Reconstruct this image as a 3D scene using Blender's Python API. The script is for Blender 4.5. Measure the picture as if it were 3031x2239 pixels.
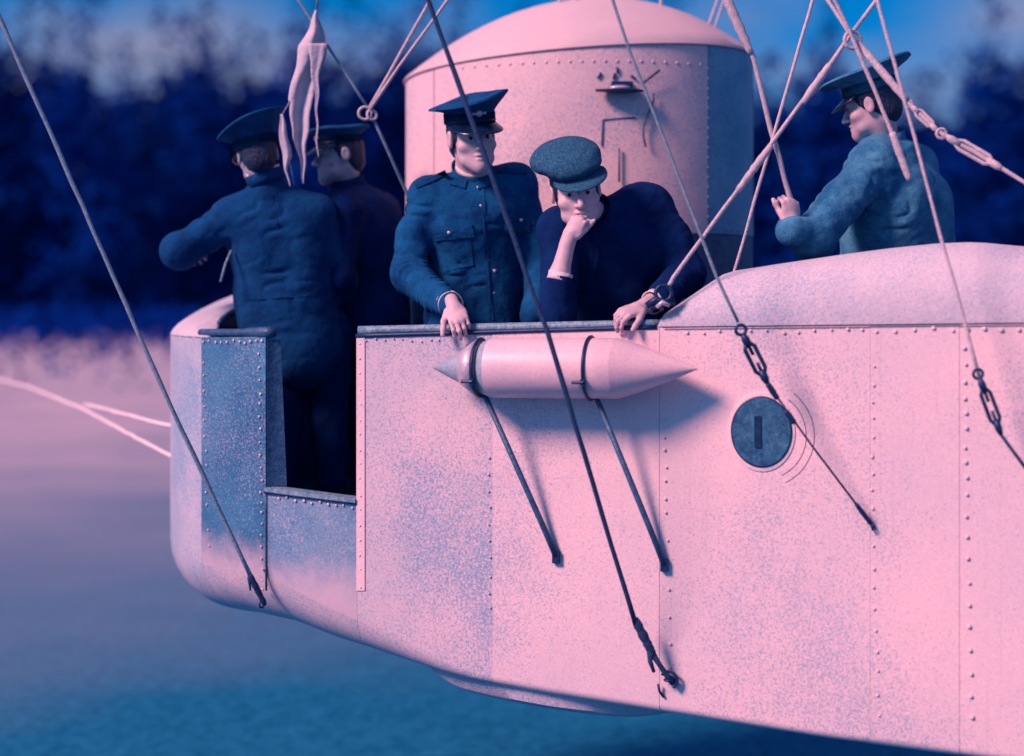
import bpy, bmesh, math, random
import numpy as np
from mathutils import Vector, Matrix

for o in list(bpy.data.objects):
    bpy.data.objects.remove(o)
SC = bpy.context.scene
COL = SC.collection
R = math.radians
random.seed(7); RNG = np.random.default_rng(7)

# ------------------------------------------------------------------ camera
F = 3600.0          # focal length in pixels of a 2236 px wide picture
CZ = 2.6            # eye height (m); horizon at row 640
CX, HV, CV = 1118.0, 640.0, 826.0
cd = bpy.data.cameras.new('camera'); cam = bpy.data.objects.new('camera', cd); COL.objects.link(cam)
cam.location = (0, 0, CZ); cam.rotation_euler = (R(90), 0, 0)
cd.sensor_width = 36; cd.lens = 36 * F / 2236.0; cd.shift_y = -(CV - HV) / 2236.0
cd.clip_start = 0.05; cd.clip_end = 4000
cd.dof.use_dof = True; cd.dof.focus_distance = 6.15; cd.dof.aperture_fstop = 0.8
SC.camera = cam

# ------------------------------------------------------------------ light
SUN_EL, SUN_AZ = 38.0, 238.0          # azimuth clockwise from +Y (the view direction)
to_sun = Vector((math.sin(R(SUN_AZ)) * math.cos(R(SUN_EL)), math.cos(R(SUN_AZ)) * math.cos(R(SUN_EL)), math.sin(R(SUN_EL))))
w = bpy.data.worlds.new('World'); SC.world = w; w.use_nodes = True
nt = w.node_tree; nt.nodes.clear()
def N(t, kind, **kw):
    n = t.nodes.new(kind)
    for k, v in kw.items(): setattr(n, k, v)
    return n
wo = N(nt, 'ShaderNodeOutputWorld'); bg = N(nt, 'ShaderNodeBackground'); bg.inputs['Strength'].default_value = 0.080
sky = N(nt, 'ShaderNodeTexSky', sky_type='NISHITA'); sky.sun_disc = False
sky.sun_elevation = R(SUN_EL); sky.sun_rotation = R(SUN_AZ); sky.dust_density = 2.0; sky.ozone_density = 3.0
tint = N(nt, 'ShaderNodeMix', data_type='RGBA', blend_type='MULTIPLY'); tint.inputs['Factor'].default_value = 1
tint.inputs['B'].default_value = (0.0, 0.60, 1.25, 1)
nt.links.new(sky.outputs['Color'], tint.inputs['A'])
tc = N(nt, 'ShaderNodeTexCoord'); mp = N(nt, 'ShaderNodeMapping'); mp.inputs['Scale'].default_value = (1, 1, 2.6)
mp.inputs['Location'].default_value = (0.62, 0.1, 0.35)
no = N(nt, 'ShaderNodeTexNoise'); no.inputs['Scale'].default_value = 3.2; no.inputs['Detail'].default_value = 5; no.inputs['Roughness'].default_value = .5
rp = N(nt, 'ShaderNodeValToRGB'); rp.color_ramp.elements[0].position = .40; rp.color_ramp.elements[1].position = .62
cl = N(nt, 'ShaderNodeMix', data_type='RGBA'); cl.inputs['B'].default_value = (3.0, 3.0, 4.5, 1)
nt.links.new(tc.outputs['Generated'], mp.inputs['Vector']); nt.links.new(mp.outputs['Vector'], no.inputs['Vector'])
nt.links.new(no.outputs['Fac'], rp.inputs['Fac']); nt.links.new(rp.outputs['Color'], cl.inputs['Factor'])
nt.links.new(tint.outputs['Result'], cl.inputs['A']); nt.links.new(cl.outputs['Result'], bg.inputs['Color'])
nt.links.new(bg.outputs['Background'], wo.inputs['Surface'])
sd = bpy.data.lights.new('sun', 'SUN'); sun = bpy.data.objects.new('sun', sd); COL.objects.link(sun)
sd.energy = 5.0; sd.angle = R(16); sd.color = (1.0, 0.50, 0.43)
sun.location = (-20, -20, 30); sun.rotation_euler = to_sun.to_track_quat('Z', 'Y').to_euler()
vs = SC.view_settings; vs.view_transform = 'Standard'; vs.look = 'None'; vs.exposure = 0.28; vs.gamma = 1; vs.use_curve_mapping = False

# ------------------------------------------------------------------ materials
MATS = {}
def mat(name, c1, c2=None, rough=.6, scale=8, bump=0.0, bscale=60, metal=0.0, grain=0.0, detail=4, spec=.4, stretch=(1, 1, 1), stip=None, streak=0.0):
    m = bpy.data.materials.new(name); m.use_nodes = True; t = m.node_tree
    b = t.nodes['Principled BSDF']; b.inputs['Roughness'].default_value = rough; b.inputs['Metallic'].default_value = metal
    b.inputs['Specular IOR Level'].default_value = spec
    c2 = c2 or tuple(x * .8 for x in c1)
    tcn = N(t, 'ShaderNodeTexCoord'); mpn = N(t, 'ShaderNodeMapping'); mpn.inputs['Scale'].default_value = stretch
    t.links.new(tcn.outputs['Object'], mpn.inputs['Vector'])
    n = N(t, 'ShaderNodeTexNoise'); n.inputs['Scale'].default_value = scale; n.inputs['Detail'].default_value = detail; n.inputs['Roughness'].default_value = .62
    t.links.new(mpn.outputs['Vector'], n.inputs['Vector'])
    r = N(t, 'ShaderNodeValToRGB'); r.color_ramp.elements[0].position = .34; r.color_ramp.elements[1].position = .66
    r.color_ramp.elements[0].color = (*c2, 1); r.color_ramp.elements[1].color = (*c1, 1)
    t.links.new(n.outputs['Fac'], r.inputs['Fac']); out = r.outputs['Color']
    if grain:
        g = N(t, 'ShaderNodeTexNoise'); g.inputs['Scale'].default_value = 120; g.inputs['Detail'].default_value = 3; g.inputs['Roughness'].default_value = .75
        t.links.new(tcn.outputs['Object'], g.inputs['Vector'])
        mr = N(t, 'ShaderNodeMapRange'); mr.inputs['From Min'].default_value = .3; mr.inputs['From Max'].default_value = .7
        mr.inputs['To Min'].default_value = 1 - grain; mr.inputs['To Max'].default_value = 1 + grain
        t.links.new(g.outputs['Fac'], mr.inputs['Value'])
        mx = N(t, 'ShaderNodeMix', data_type='RGBA', blend_type='MULTIPLY'); mx.inputs['Factor'].default_value = 1
        t.links.new(out, mx.inputs['A']); t.links.new(mr.outputs['Result'], mx.inputs['B']); out = mx.outputs['Result']
    if streak:     # faint rain streaks running down the sheet
        m2 = N(t, 'ShaderNodeMapping'); m2.inputs['Scale'].default_value = (34, 34, .55); t.links.new(tcn.outputs['Object'], m2.inputs['Vector'])
        s2 = N(t, 'ShaderNodeTexNoise'); s2.inputs['Scale'].default_value = 1.6; s2.inputs['Detail'].default_value = 6; s2.inputs['Roughness'].default_value = .7; t.links.new(m2.outputs['Vector'], s2.inputs['Vector'])
        r2 = N(t, 'ShaderNodeMapRange'); r2.inputs['From Min'].default_value = .58; r2.inputs['From Max'].default_value = .74; r2.inputs['To Min'].default_value = 0; r2.inputs['To Max'].default_value = streak; t.links.new(s2.outputs['Fac'], r2.inputs['Value'])
        x2 = N(t, 'ShaderNodeMix', data_type='RGBA'); t.links.new(r2.outputs['Result'], x2.inputs['Factor']); t.links.new(out, x2.inputs['A']); x2.inputs['B'].default_value = (.30, .30, .40, 1); out = x2.outputs['Result']
    if stip:       # speckle in a second colour, denser in large patches
        col, lo_, hi_, amt = stip
        p1 = N(t, 'ShaderNodeTexNoise'); p1.inputs['Scale'].default_value = 110; p1.inputs['Detail'].default_value = 2; p1.inputs['Roughness'].default_value = .8; t.links.new(tcn.outputs['Object'], p1.inputs['Vector'])
        p2 = N(t, 'ShaderNodeTexNoise'); p2.inputs['Scale'].default_value = 1.9; p2.inputs['Detail'].default_value = 5; t.links.new(tcn.outputs['Object'], p2.inputs['Vector'])
        ad = N(t, 'ShaderNodeMath', operation='MULTIPLY_ADD'); ad.inputs[1].default_value = .55; t.links.new(p2.outputs['Fac'], ad.inputs[0]); t.links.new(p1.outputs['Fac'], ad.inputs[2])
        r3 = N(t, 'ShaderNodeMapRange'); r3.inputs['From Min'].default_value = lo_; r3.inputs['From Max'].default_value = hi_; r3.inputs['To Max'].default_value = amt; t.links.new(ad.outputs[0], r3.inputs['Value'])
        x3 = N(t, 'ShaderNodeMix', data_type='RGBA'); t.links.new(r3.outputs['Result'], x3.inputs['Factor']); t.links.new(out, x3.inputs['A']); x3.inputs['B'].default_value = (*col, 1); out = x3.outputs['Result']
    t.links.new(out, b.inputs['Base Color'])
    if bump:
        bn = N(t, 'ShaderNodeTexNoise'); bn.inputs['Scale'].default_value = bscale; bn.inputs['Detail'].default_value = 4
        t.links.new(mpn.outputs['Vector'], bn.inputs['Vector'])
        bp = N(t, 'ShaderNodeBump'); bp.inputs['Strength'].default_value = bump; bp.inputs['Distance'].default_value = .02
        t.links.new(bn.outputs['Fac'], bp.inputs['Height']); t.links.new(bp.outputs['Normal'], b.inputs['Normal'])
    MATS[name] = m; return m
mat('hull_paint', (.84, .59, .66), (.70, .54, .65), .5, 1.3, .22, 2.6, grain=.10, detail=7, streak=.22, stip=((.03, .27, .50), .80, 1.0, .55))
mat('hull_lower', (.74, .54, .63), (.48, .45, .58), .5, 1.7, .22, 2.6, grain=.12, detail=8, streak=.22, stip=((.03, .27, .50), .72, .95, .7))
mat('bow_sheet', (.055, .24, .43), (.02, .15, .33), .42, 3.0, .12, 9, metal=.25, grain=.35, stip=((.50, .46, .58), .78, .98, .8))
mat('door_sheet', (.21, .35, .52), (.07, .24, .45), .45, 3.0, .12, 9, metal=.2, grain=.28, stip=((.60, .50, .60), .76, .98, .7))
mat('bow_edge', (.56, .49, .61), (.34, .40, .55), .5, 3.0, .10, 9, grain=.15, stip=((.03, .27, .50), .68, .92, .75))  # blue speckle paints in the shading round the nose
mat('deck_canvas', (.56, .49, .60), (.47, .44, .56), .8, 6, .18, 40, grain=.12, stip=((.03, .27, .50), .76, 1.0, .6))
mat('cabin_wall', (.80, .55, .62), (.66, .50, .60), .5, 2.0, .2, 3, grain=.12, detail=7, stip=((.03, .27, .50), .78, 1.0, .7))
mat('cabin_side_shade', (.14, .35, .54), (.05, .23, .44), .5, 4.0, .2, 3, grain=.3, detail=7, stip=((.45, .45, .56), .80, 1.0, .7))  # bluer, darker copy of the wall colour, painting the shaded side
mat('cabin_roof', (.60, .45, .53), (.53, .42, .51), .65, 3.0, .12, 10, grain=.06)
mat('tank_paint', (.78, .54, .62), (.62, .48, .60), .42, 4, .10, 9, grain=.12, detail=7)
mat('tank_nose', (.36, .40, .52), (.22, .31, .45), .42, 6, .10, 12, grain=.3)
mat('dark_metal', (.006, .045, .15), (.003, .022, .09), .45, 20, .1, 60, metal=.2)
mat('dark_rail', (.03, .11, .24), (.012, .055, .16), .5, 30, .2, 80, grain=.3)
mat('pale_rail', (.22, .33, .44), (.08, .20, .34), .5, 40, .2, 80, grain=.4)
mat('interior_shade', (0.00168, 0.0378, 0.2688), (0.00084, 0.0252, 0.1848), .8, 6, .1)
mat('glass_dark', (.05, .17, .30), (.012, .07, .18), .35, 26, .15, 18, grain=.4)
mat('steel_pale', (.62, .50, .60), (.45, .42, .55), .4, 25, .15, 60, metal=.3)
mat('rope_pale', (.68, .54, .63), (.44, .42, .54), .85, 60, .5, 220)
mat('rope_mid', (.26, .36, .48), (.12, .24, .38), .85, 60, .5, 220)
mat('rope_dark', (.012, .065, .19), (.005, .035, .12), .8, 60, .5, 220)
mat('tunic_khaki', (0.00504, 0.0924, 0.252), (0.00168, 0.042, 0.1512), .95, 9, .5, 15, grain=.25, spec=.1)
mat('tunic_navy', (0.00336, 0.063, 0.2016), (0.00168, 0.03192, 0.1344), .95, 9, .5, 15, grain=.25, spec=.1)
mat('coat_dark', (0.00168, 0.02352, 0.1218), (0.00084, 0.0126, 0.0798), .95, 8, .5, 15, grain=.25, spec=.1)
mat('coat_teal', (.075, .27, .44), (.018, .13, .30), .95, 10, .5, 15, grain=.25, spec=.1)
mat('trouser', (0.00168, 0.0252, 0.1344), (0.00084, 0.01512, 0.0924), .95, 8, .3, 120, spec=.1)
mat('tweed', (.040, .14, .25), (.010, .06, .15), .98, 150, .35, 260, grain=.35, spec=.05)
mat('cap_cloth', (0.00504, 0.084, 0.2352), (0.00168, 0.042, 0.1596), .9, 14, .12, 190, grain=.22, spec=.1)
mat('leather', (.004, .02, .07), (.002, .01, .04), .25, 20, .1, 40)
mat('skin', (.60, .44, .52), (.52, .39, .49), .55, 30, .06, 120, grain=.05)
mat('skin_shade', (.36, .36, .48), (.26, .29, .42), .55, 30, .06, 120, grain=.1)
mat('hair', (.002, .03, .10), (.001, .015, .06), .6, 40, .6, 160, stretch=(1, 1, .3))
mat('eye', (.008, .03, .08), None, .2)
mat('linen', (.72, .60, .68), (.62, .54, .64), .8, 20, .2, 70)
mat('flag_cloth', (.52, .46, .57), (.38, .39, .52), .85, 14, .25, 60, grain=.12)
mat('brass', (.55, .48, .58), (.35, .36, .48), .3, 30, 0, metal=.5)
mat('envelope_fabric', (.42, .40, .46), (.36, .35, .42), .6, 1.0, .05, 2)
mat('leaf', (0.000336, 0.03024, 0.252), (0.000252, 0.0252, 0.2184), .9, .6, 0, spec=.02)
mat('bark', (.004, .012, .04), None, .9)
mat('turf', (.45, .39, .50), (.30, .30, .42), .95, .35, .2, 40, grain=.0, detail=8, spec=.05)

def bounce_fade(name, z0, z1, pale):  # pale fade towards the bottom paints light bounced up from the ground
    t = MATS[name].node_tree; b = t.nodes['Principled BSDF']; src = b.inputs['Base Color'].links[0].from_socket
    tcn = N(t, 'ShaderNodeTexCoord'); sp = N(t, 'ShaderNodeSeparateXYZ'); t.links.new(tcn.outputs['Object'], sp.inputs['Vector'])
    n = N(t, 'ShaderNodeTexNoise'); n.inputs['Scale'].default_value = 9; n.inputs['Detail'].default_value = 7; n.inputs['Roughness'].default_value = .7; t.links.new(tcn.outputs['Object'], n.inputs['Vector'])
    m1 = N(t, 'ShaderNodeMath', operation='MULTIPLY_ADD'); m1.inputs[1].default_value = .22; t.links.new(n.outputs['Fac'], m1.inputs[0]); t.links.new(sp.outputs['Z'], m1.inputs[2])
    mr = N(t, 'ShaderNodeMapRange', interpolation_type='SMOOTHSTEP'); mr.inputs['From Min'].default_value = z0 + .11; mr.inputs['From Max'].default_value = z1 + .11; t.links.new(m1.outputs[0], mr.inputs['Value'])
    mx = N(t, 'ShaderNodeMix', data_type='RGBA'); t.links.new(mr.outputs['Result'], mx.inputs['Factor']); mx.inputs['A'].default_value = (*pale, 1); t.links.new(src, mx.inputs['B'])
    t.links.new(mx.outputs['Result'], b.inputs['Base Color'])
bounce_fade('bow_sheet', .56, .78, (.62, .50, .62)); bounce_fade('door_sheet', .50, .74, (.64, .50, .62))

# ------------------------------------------------------------------ helpers
def W(u, v, Y):
    return Vector(((u - CX) * Y / F, Y, CZ - (v - HV) * Y / F))
def wloc(o):
    l = Vector((0, 0, 0))
    while o is not None:
        l = l + Vector(o.location); o = o.parent
    return l
def tag(o, label=None, cat=None, group=None, kind=None):
    if label: o['label'] = label
    if cat: o['category'] = cat
    if group: o['group'] = group
    if kind: o['kind'] = kind
    return o
def empty(name, loc, label, cat, group=None):
    o = bpy.data.objects.new(name, None); o.location = loc; COL.objects.link(o); o.empty_display_size = .1
    return tag(o, label, cat, group)
def mk(name, verts, faces, material, parent=None, smooth=True, fix=False):
    me = bpy.data.meshes.new(name)
    if parent is not None:
        l = wloc(parent); off = np.array([l.x, l.y, l.z])
    else: off = np.zeros(3)
    V = np.array([tuple(v) for v in verts], dtype=float) - off
    me.from_pydata(V.tolist(), [], [tuple(int(i) for i in f) for f in faces])
    if fix:
        b = bmesh.new(); b.from_mesh(me); bmesh.ops.recalc_face_normals(b, faces=b.faces[:]); b.to_mesh(me); b.free()
    me.validate(); me.update()
    if smooth: me.polygons.foreach_set('use_smooth', [True] * len(me.polygons))
    me.materials.append(MATS[material])
    o = bpy.data.objects.new(name, me); COL.objects.link(o)
    if parent is not None: o.parent = parent
    return o
class MB:
    def __init__(s): s.v = []; s.f = []
    def add(s, v, f):
        n = len(s.v); s.v += [Vector(x) for x in v]; s.f += [tuple(i + n for i in q) for q in f]; return s
    def tube(s, pts, r, n=8, cap=True):
        pts = [Vector(p) for p in pts]; rr = r if isinstance(r, (list, tuple)) else [r] * len(pts)
        base = len(s.v); prev = None
        for i, p in enumerate(pts):
            d = (pts[min(i + 1, len(pts) - 1)] - pts[max(i - 1, 0)]).normalized()
            if prev is None:
                a = d.orthogonal().normalized()
            else:
                a = (prev - d * prev.dot(d)).normalized()
            prev = a; b = d.cross(a)
            for k in range(n):
                t = 2 * math.pi * k / n; s.v.append(p + (a * math.cos(t) + b * math.sin(t)) * rr[i])
        for i in range(len(pts) - 1):
            for k in range(n):
                s.f.append((base + i * n + k, base + i * n + (k + 1) % n, base + (i + 1) * n + (k + 1) % n, base + (i + 1) * n + k))
        if cap:
            s.f.append(tuple(base + k for k in reversed(range(n)))); s.f.append(tuple(base + (len(pts) - 1) * n + k for k in range(n)))
        return s
    def ring(s, c, n, rad, r, seg=18, m=6, a0=0, a1=2 * math.pi, ax=None, ys=1.0):
        n = Vector(n).normalized(); a = Vector(ax).normalized() if ax is not None else n.orthogonal().normalized(); b = n.cross(a)
        full = abs(a1 - a0) > 6.2
        pts = [Vector(c) + (a * math.cos(a0 + (a1 - a0) * i / seg) + b * math.sin(a0 + (a1 - a0) * i / seg) * ys) * rad for i in range(seg + 1)]
        return s.tube(pts, r, m, cap=not full)
    def box(s, c, ax, ay, az, hx, hy, hz):
        c = Vector(c); ax = Vector(ax).normalized(); ay = Vector(ay).normalized(); az = Vector(az).normalized()
        v = [c + ax * hx * i + ay * hy * j + az * hz * k for i in (-1, 1) for j in (-1, 1) for k in (-1, 1)]
        return s.add(v, [(0, 1, 3, 2), (4, 6, 7, 5), (0, 4, 5, 1), (2, 3, 7, 6), (0, 2, 6, 4), (1, 5, 7, 3)])
    def lathe(s, c, axis, prof, n=20, up=None, ys=1.0):
        axis = Vector(axis).normalized(); a = Vector(up).normalized() if up is not None else axis.orthogonal().normalized(); b = axis.cross(a)
        base = len(s.v); c = Vector(c)
        for (r, h) in prof:
            for k in range(n):
                t = 2 * math.pi * k / n; s.v.append(c + axis * h + (a * math.cos(t) + b * math.sin(t) * ys) * r)
        for i in range(len(prof) - 1):
            for k in range(n):
                s.f.append((base + i * n + k, base + i * n + (k + 1) % n, base + (i + 1) * n + (k + 1) % n, base + (i + 1) * n + k))
        s.f.append(tuple(base + k for k in reversed(range(n)))); s.f.append(tuple(base + (len(prof) - 1) * n + k for k in range(n)))
        return s
    def grid(s, P, thick_vec=None, closed=False):
        """P: 2-D list of points -> sheet; with thick_vec(i,j) a shell with edges"""
        nu, nv = len(P), len(P[0]); base = len(s.v)
        for row in P: s.v += [Vector(p) for p in row]
        for i in range(nu - 1):
            for j in range(nv - 1):
                s.f.append((base + i * nv + j, base + (i + 1) * nv + j, base + (i + 1) * nv + j + 1, base + i * nv + j + 1))
        if thick_vec is not None:
            b2 = len(s.v)
            for i in range(nu):
                for j in range(nv): s.v.append(Vector(P[i][j]) + thick_vec(i, j))
            for i in range(nu - 1):
                for j in range(nv - 1):
                    s.f.append((b2 + i * nv + j, b2 + i * nv + j + 1, b2 + (i + 1) * nv + j + 1, b2 + (i + 1) * nv + j))
            bd = [(i, 0) for i in range(nu)] + [(nu - 1, j) for j in range(1, nv)] + [(i, nv - 1) for i in range(nu - 2, -1, -1)] + [(0, j) for j in range(nv - 2, 0, -1)]
            for k in range(len(bd)):
                (i, j), (i2, j2) = bd[k], bd[(k + 1) % len(bd)]
                s.f.append((base + i2 * nv + j2, base + i * nv + j, b2 + i * nv + j, b2 + i2 * nv + j2))
        return s
    def build(s, name, material, parent=None, smooth=True, fix=True):
        return mk(name, s.v, s.f, material, parent, smooth, fix)
def sharp(o, deg=40):
    a = R(deg); b = bmesh.new(); b.from_mesh(o.data)
    for e in b.edges:
        if len(e.link_faces) == 2 and e.calc_face_angle(0) > a: e.smooth = False
    b.to_mesh(o.data); b.free(); return o

# ------------------------------------------------------------------ setting: ground
def ground():
    xs = np.concatenate([-np.geomspace(1500, 6, 22), np.linspace(-5, 5, 9), np.geomspace(6, 1500, 22)])
    ys = np.concatenate([np.linspace(-30, 40, 36), np.geomspace(44, 2500, 30)])
    V = []; Fc = []
    for y in ys:
        for x in xs: V.append((x, y, .05 * math.sin(x * .21 + 1) * math.sin(y * .17) * min(1, abs(y) / 10 + .3)))
    n = len(xs)
    for j in range(len(ys) - 1):
        for i in range(n - 1): Fc.append((j * n + i, j * n + i + 1, (j + 1) * n + i + 1, (j + 1) * n + i))
    return tag(mk('ground', V, Fc, 'turf'), 'pale open field of short turf under the airship', 'ground', kind='structure')
def turf_shade():  # near turf coloured dark blue, standing for the shadow under the airship
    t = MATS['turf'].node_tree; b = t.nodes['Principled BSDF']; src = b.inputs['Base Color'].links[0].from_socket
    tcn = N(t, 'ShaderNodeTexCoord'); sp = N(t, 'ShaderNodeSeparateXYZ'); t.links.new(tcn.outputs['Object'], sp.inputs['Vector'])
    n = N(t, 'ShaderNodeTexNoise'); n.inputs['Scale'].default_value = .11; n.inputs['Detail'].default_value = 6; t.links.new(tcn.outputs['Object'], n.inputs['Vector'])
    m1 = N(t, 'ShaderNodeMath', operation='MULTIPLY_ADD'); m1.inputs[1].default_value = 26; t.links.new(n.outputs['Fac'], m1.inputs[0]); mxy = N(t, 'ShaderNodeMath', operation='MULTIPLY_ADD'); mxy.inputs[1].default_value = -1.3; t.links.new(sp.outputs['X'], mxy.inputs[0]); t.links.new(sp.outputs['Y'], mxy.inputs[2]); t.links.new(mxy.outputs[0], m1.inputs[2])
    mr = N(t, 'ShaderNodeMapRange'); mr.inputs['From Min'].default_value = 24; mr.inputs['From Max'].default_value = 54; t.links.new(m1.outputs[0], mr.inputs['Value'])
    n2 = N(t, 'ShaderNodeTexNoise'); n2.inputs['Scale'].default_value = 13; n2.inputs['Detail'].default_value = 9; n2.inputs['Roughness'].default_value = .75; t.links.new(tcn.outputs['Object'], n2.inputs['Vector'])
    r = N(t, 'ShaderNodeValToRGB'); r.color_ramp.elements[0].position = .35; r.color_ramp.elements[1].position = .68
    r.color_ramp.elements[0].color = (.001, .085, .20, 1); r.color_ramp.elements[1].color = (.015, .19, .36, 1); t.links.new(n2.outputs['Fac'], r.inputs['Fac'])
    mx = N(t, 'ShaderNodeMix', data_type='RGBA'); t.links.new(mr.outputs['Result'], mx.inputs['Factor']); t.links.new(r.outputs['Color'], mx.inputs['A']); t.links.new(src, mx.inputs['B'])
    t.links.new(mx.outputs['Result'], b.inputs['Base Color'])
turf_shade()
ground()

# ------------------------------------------------------------------ setting: far wood
def wood():
    rng = np.random.default_rng(3); C = []; S = []
    spots = [(x + rng.uniform(-1.5, 1.5), 132 + rng.uniform(-7, 7)) for x in np.arange(-92, 93, 4.0)] + \
            [(x + rng.uniform(-2, 2), 150 + rng.uniform(-6, 6)) for x in np.arange(-100, 101, 4.5)] + \
            [(x + rng.uniform(-2, 2), 168 + rng.uniform(-5, 5)) for x in np.arange(-112, 113, 5.0)]
    for (x, y) in spots:
        h = 18.5 + rng.uniform(-2.6, 2.6) + (1.5 if x < 0 else -.5); n = 46
        zf = rng.uniform(.02, 1, n) ** 1.15; rad = 4.1 * np.sqrt(np.maximum(.05, 1 - (zf - .4) ** 2 / .42)) * rng.uniform(.1, 1, n); t = rng.uniform(0, 6.283, n)
        cc_ = np.stack([x + rad * np.cos(t), y + rad * np.sin(t), np.maximum(.8, zf * h)], 1); rr = rng.uniform(1.4, 2.7, n)
        d = rng.normal(size=(n, 62, 3)); d /= np.linalg.norm(d, axis=2, keepdims=True)
        C.append((cc_[:, None] + d * rr[:, None, None] * rng.uniform(.45, 1.15, (n, 62, 1))).reshape(-1, 3)); S.append(rng.uniform(.22, .52, n * 62))
        n = 170; zf = rng.uniform(.75, 1.32, n); rad = 4.8 * rng.uniform(0, 1, n) * np.maximum(.25, 1.25 - zf * .75); t = rng.uniform(0, 6.283, n)   # twigs round the crown
        C.append(np.stack([x + rad * np.cos(t), y + rad * np.sin(t), zf * h], 1)); S.append(rng.uniform(.15, .4, n))
        n = 420; f = rng.uniform(0, 1, n) ** 2.2                                                                                             # brambles thinning out into the field
        C.append(np.stack([x + rng.uniform(-3, 3, n), y - 3 - 78 * f * (1.15 if x < -10 else .9), rng.uniform(0, 1, n) * (1.6 - 1.45 * f)], 1)); S.append(rng.uniform(.25, .6, n) * (1 - .75 * f))
    C = np.concatenate(C); S = np.concatenate(S)[:, None]; C[:, 2] = np.maximum(C[:, 2], .05)
    a = rng.normal(size=C.shape); a /= np.linalg.norm(a, axis=1, keepdims=True); b = np.cross(a, rng.normal(size=C.shape)); b /= np.linalg.norm(b, axis=1, keepdims=True)
    V = np.stack([C - a * S, C - b * S * .7, C + a * S, C + b * S * .7], 1).reshape(-1, 3); nq = len(C)
    Tv = []; Tf = []; k = 6
    for (x, y) in spots:
        m = len(V) + len(Tv)
        for z, rr in ((-.3, .45), (9, .28), (16, .1)):
            for q in range(k): Tv.append((x + rr * math.cos(q * 6.283 / k), y + rr * math.sin(q * 6.283 / k), z))
        for lv in range(2):
            for q in range(k): Tf.append((m + lv * k + q, m + lv * k + (q + 1) % k, m + (lv + 1) * k + (q + 1) % k, m + (lv + 1) * k + q))
    V = np.concatenate([V, np.array(Tv)]); Fq = np.concatenate([np.arange(nq * 4).reshape(-1, 4), np.array(Tf)])
    me = bpy.data.meshes.new('wood'); me.vertices.add(len(V)); me.vertices.foreach_set('co', V.astype(np.float32).ravel())
    me.loops.add(Fq.size); me.loops.foreach_set('vertex_index', Fq.astype(np.int32).ravel()); me.polygons.add(len(Fq)); me.polygons.foreach_set('loop_start', np.arange(len(Fq), dtype=np.int32) * 4)
    me.update(calc_edges=True); me.materials.append(MATS['leaf']); o = bpy.data.objects.new('wood', me); COL.objects.link(o)
    return tag(o, 'dark blurred wood along the far edge of the field', 'wood', kind='stuff')
wood()

# ------------------------------------------------------------------ hull frame
ALPHA = R(18)
EX = Vector((math.cos(ALPHA), -math.sin(ALPHA), 0)); EY = Vector((math.sin(ALPHA), math.cos(ALPHA), 0)); EZ = Vector((0, 0, 1))
P0 = Vector(((1230 - CX) * 6.0 / F, 6.0, 0))
B = 1.22; S0 = -.86
def L(s, t, z): 
    p = P0 + EX * s + EY * t; return Vector((p.x, p.y, z))
def loc(p):
    d = Vector((p[0], p[1], 0)) - P0; return d.dot(EX), d.dot(EY)
def min_u(A):
    best = 1e9; bt = 0
    for i in range(400):
        th = math.pi * i / 399; p = L(S0 - A * math.sin(th), B - B * math.cos(th), 0); u = CX + p.x / p.y * F
        if u < best: best = u; bt = th
    return best, bt
lo, hi = .1, 2.0
for _ in range(40):
    mid = (lo + hi) / 2
    if min_u(mid)[0] > 372: lo = mid
    else: hi = mid
A = (lo + hi) / 2; TH_SIL = min_u(A)[1]
def plan(p):
    """p>=0: metres aft of the bow curve on the near wall; p<0: -angle round the bow; returns s,t"""
    if p >= 0: return S0 + p, 0.0
    th = -p
    if th <= math.pi: return S0 - A * math.sin(th), B - B * math.cos(th)
    return S0 + (th - math.pi), 2 * B
def p_of_u(u):
    k = (u - CX) / F
    # flat wall
    s = (k * P0.y - P0.x) / (EX.x - k * EX.y)
    if s >= S0: return s - S0
    a, b = 0.0, TH_SIL
    for _ in range(50):
        m = (a + b) / 2; q = L(*plan(-m), 0)
        if CX + q.x / q.y * F > u: a = m
        else: b = m
    return -(a + b) / 2
def wallY(u): return L(*plan(p_of_u(u)), 0).y
def sz_table(rows, dt=0.0):
    out = []
    for u, v in rows:
        s, t = plan(p_of_u(u)); q = L(s, t + dt, 0); out.append((s, CZ - (v - HV) * q.y / F))
    return sorted(out)
def interp(tab, s):
    return float(np.interp(s, [a for a, _ in tab], [b for _, b in tab]))
ZB = sz_table([(395, 1322), (480, 1338), (600, 1365), (780, 1408), (960, 1452), (1200, 1494), (1450, 1532), (1800, 1586), (2236, 1640)], .19)
ZB.append((ZB[-1][0] + 1.2, ZB[-1][1] - .10)); ZB.append((ZB[-1][0] + 2.4, ZB[-1][1] + .05))
ZR = sz_table([(440, 737), (580, 736), (780, 733), (1430, 715), (2236, 706)]); ZR.append((6, ZR[-1][1]))
RB = .27; S_END = 4.4; P_END = S_END - S0
FLOOR = 1.66
def zb(s): return interp(ZB, s)
def zr(s): return interp(ZR, s)
def rbf(s): return float(np.interp(s, [S0 - .35, S0 + .5], [RB, .035]))
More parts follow.
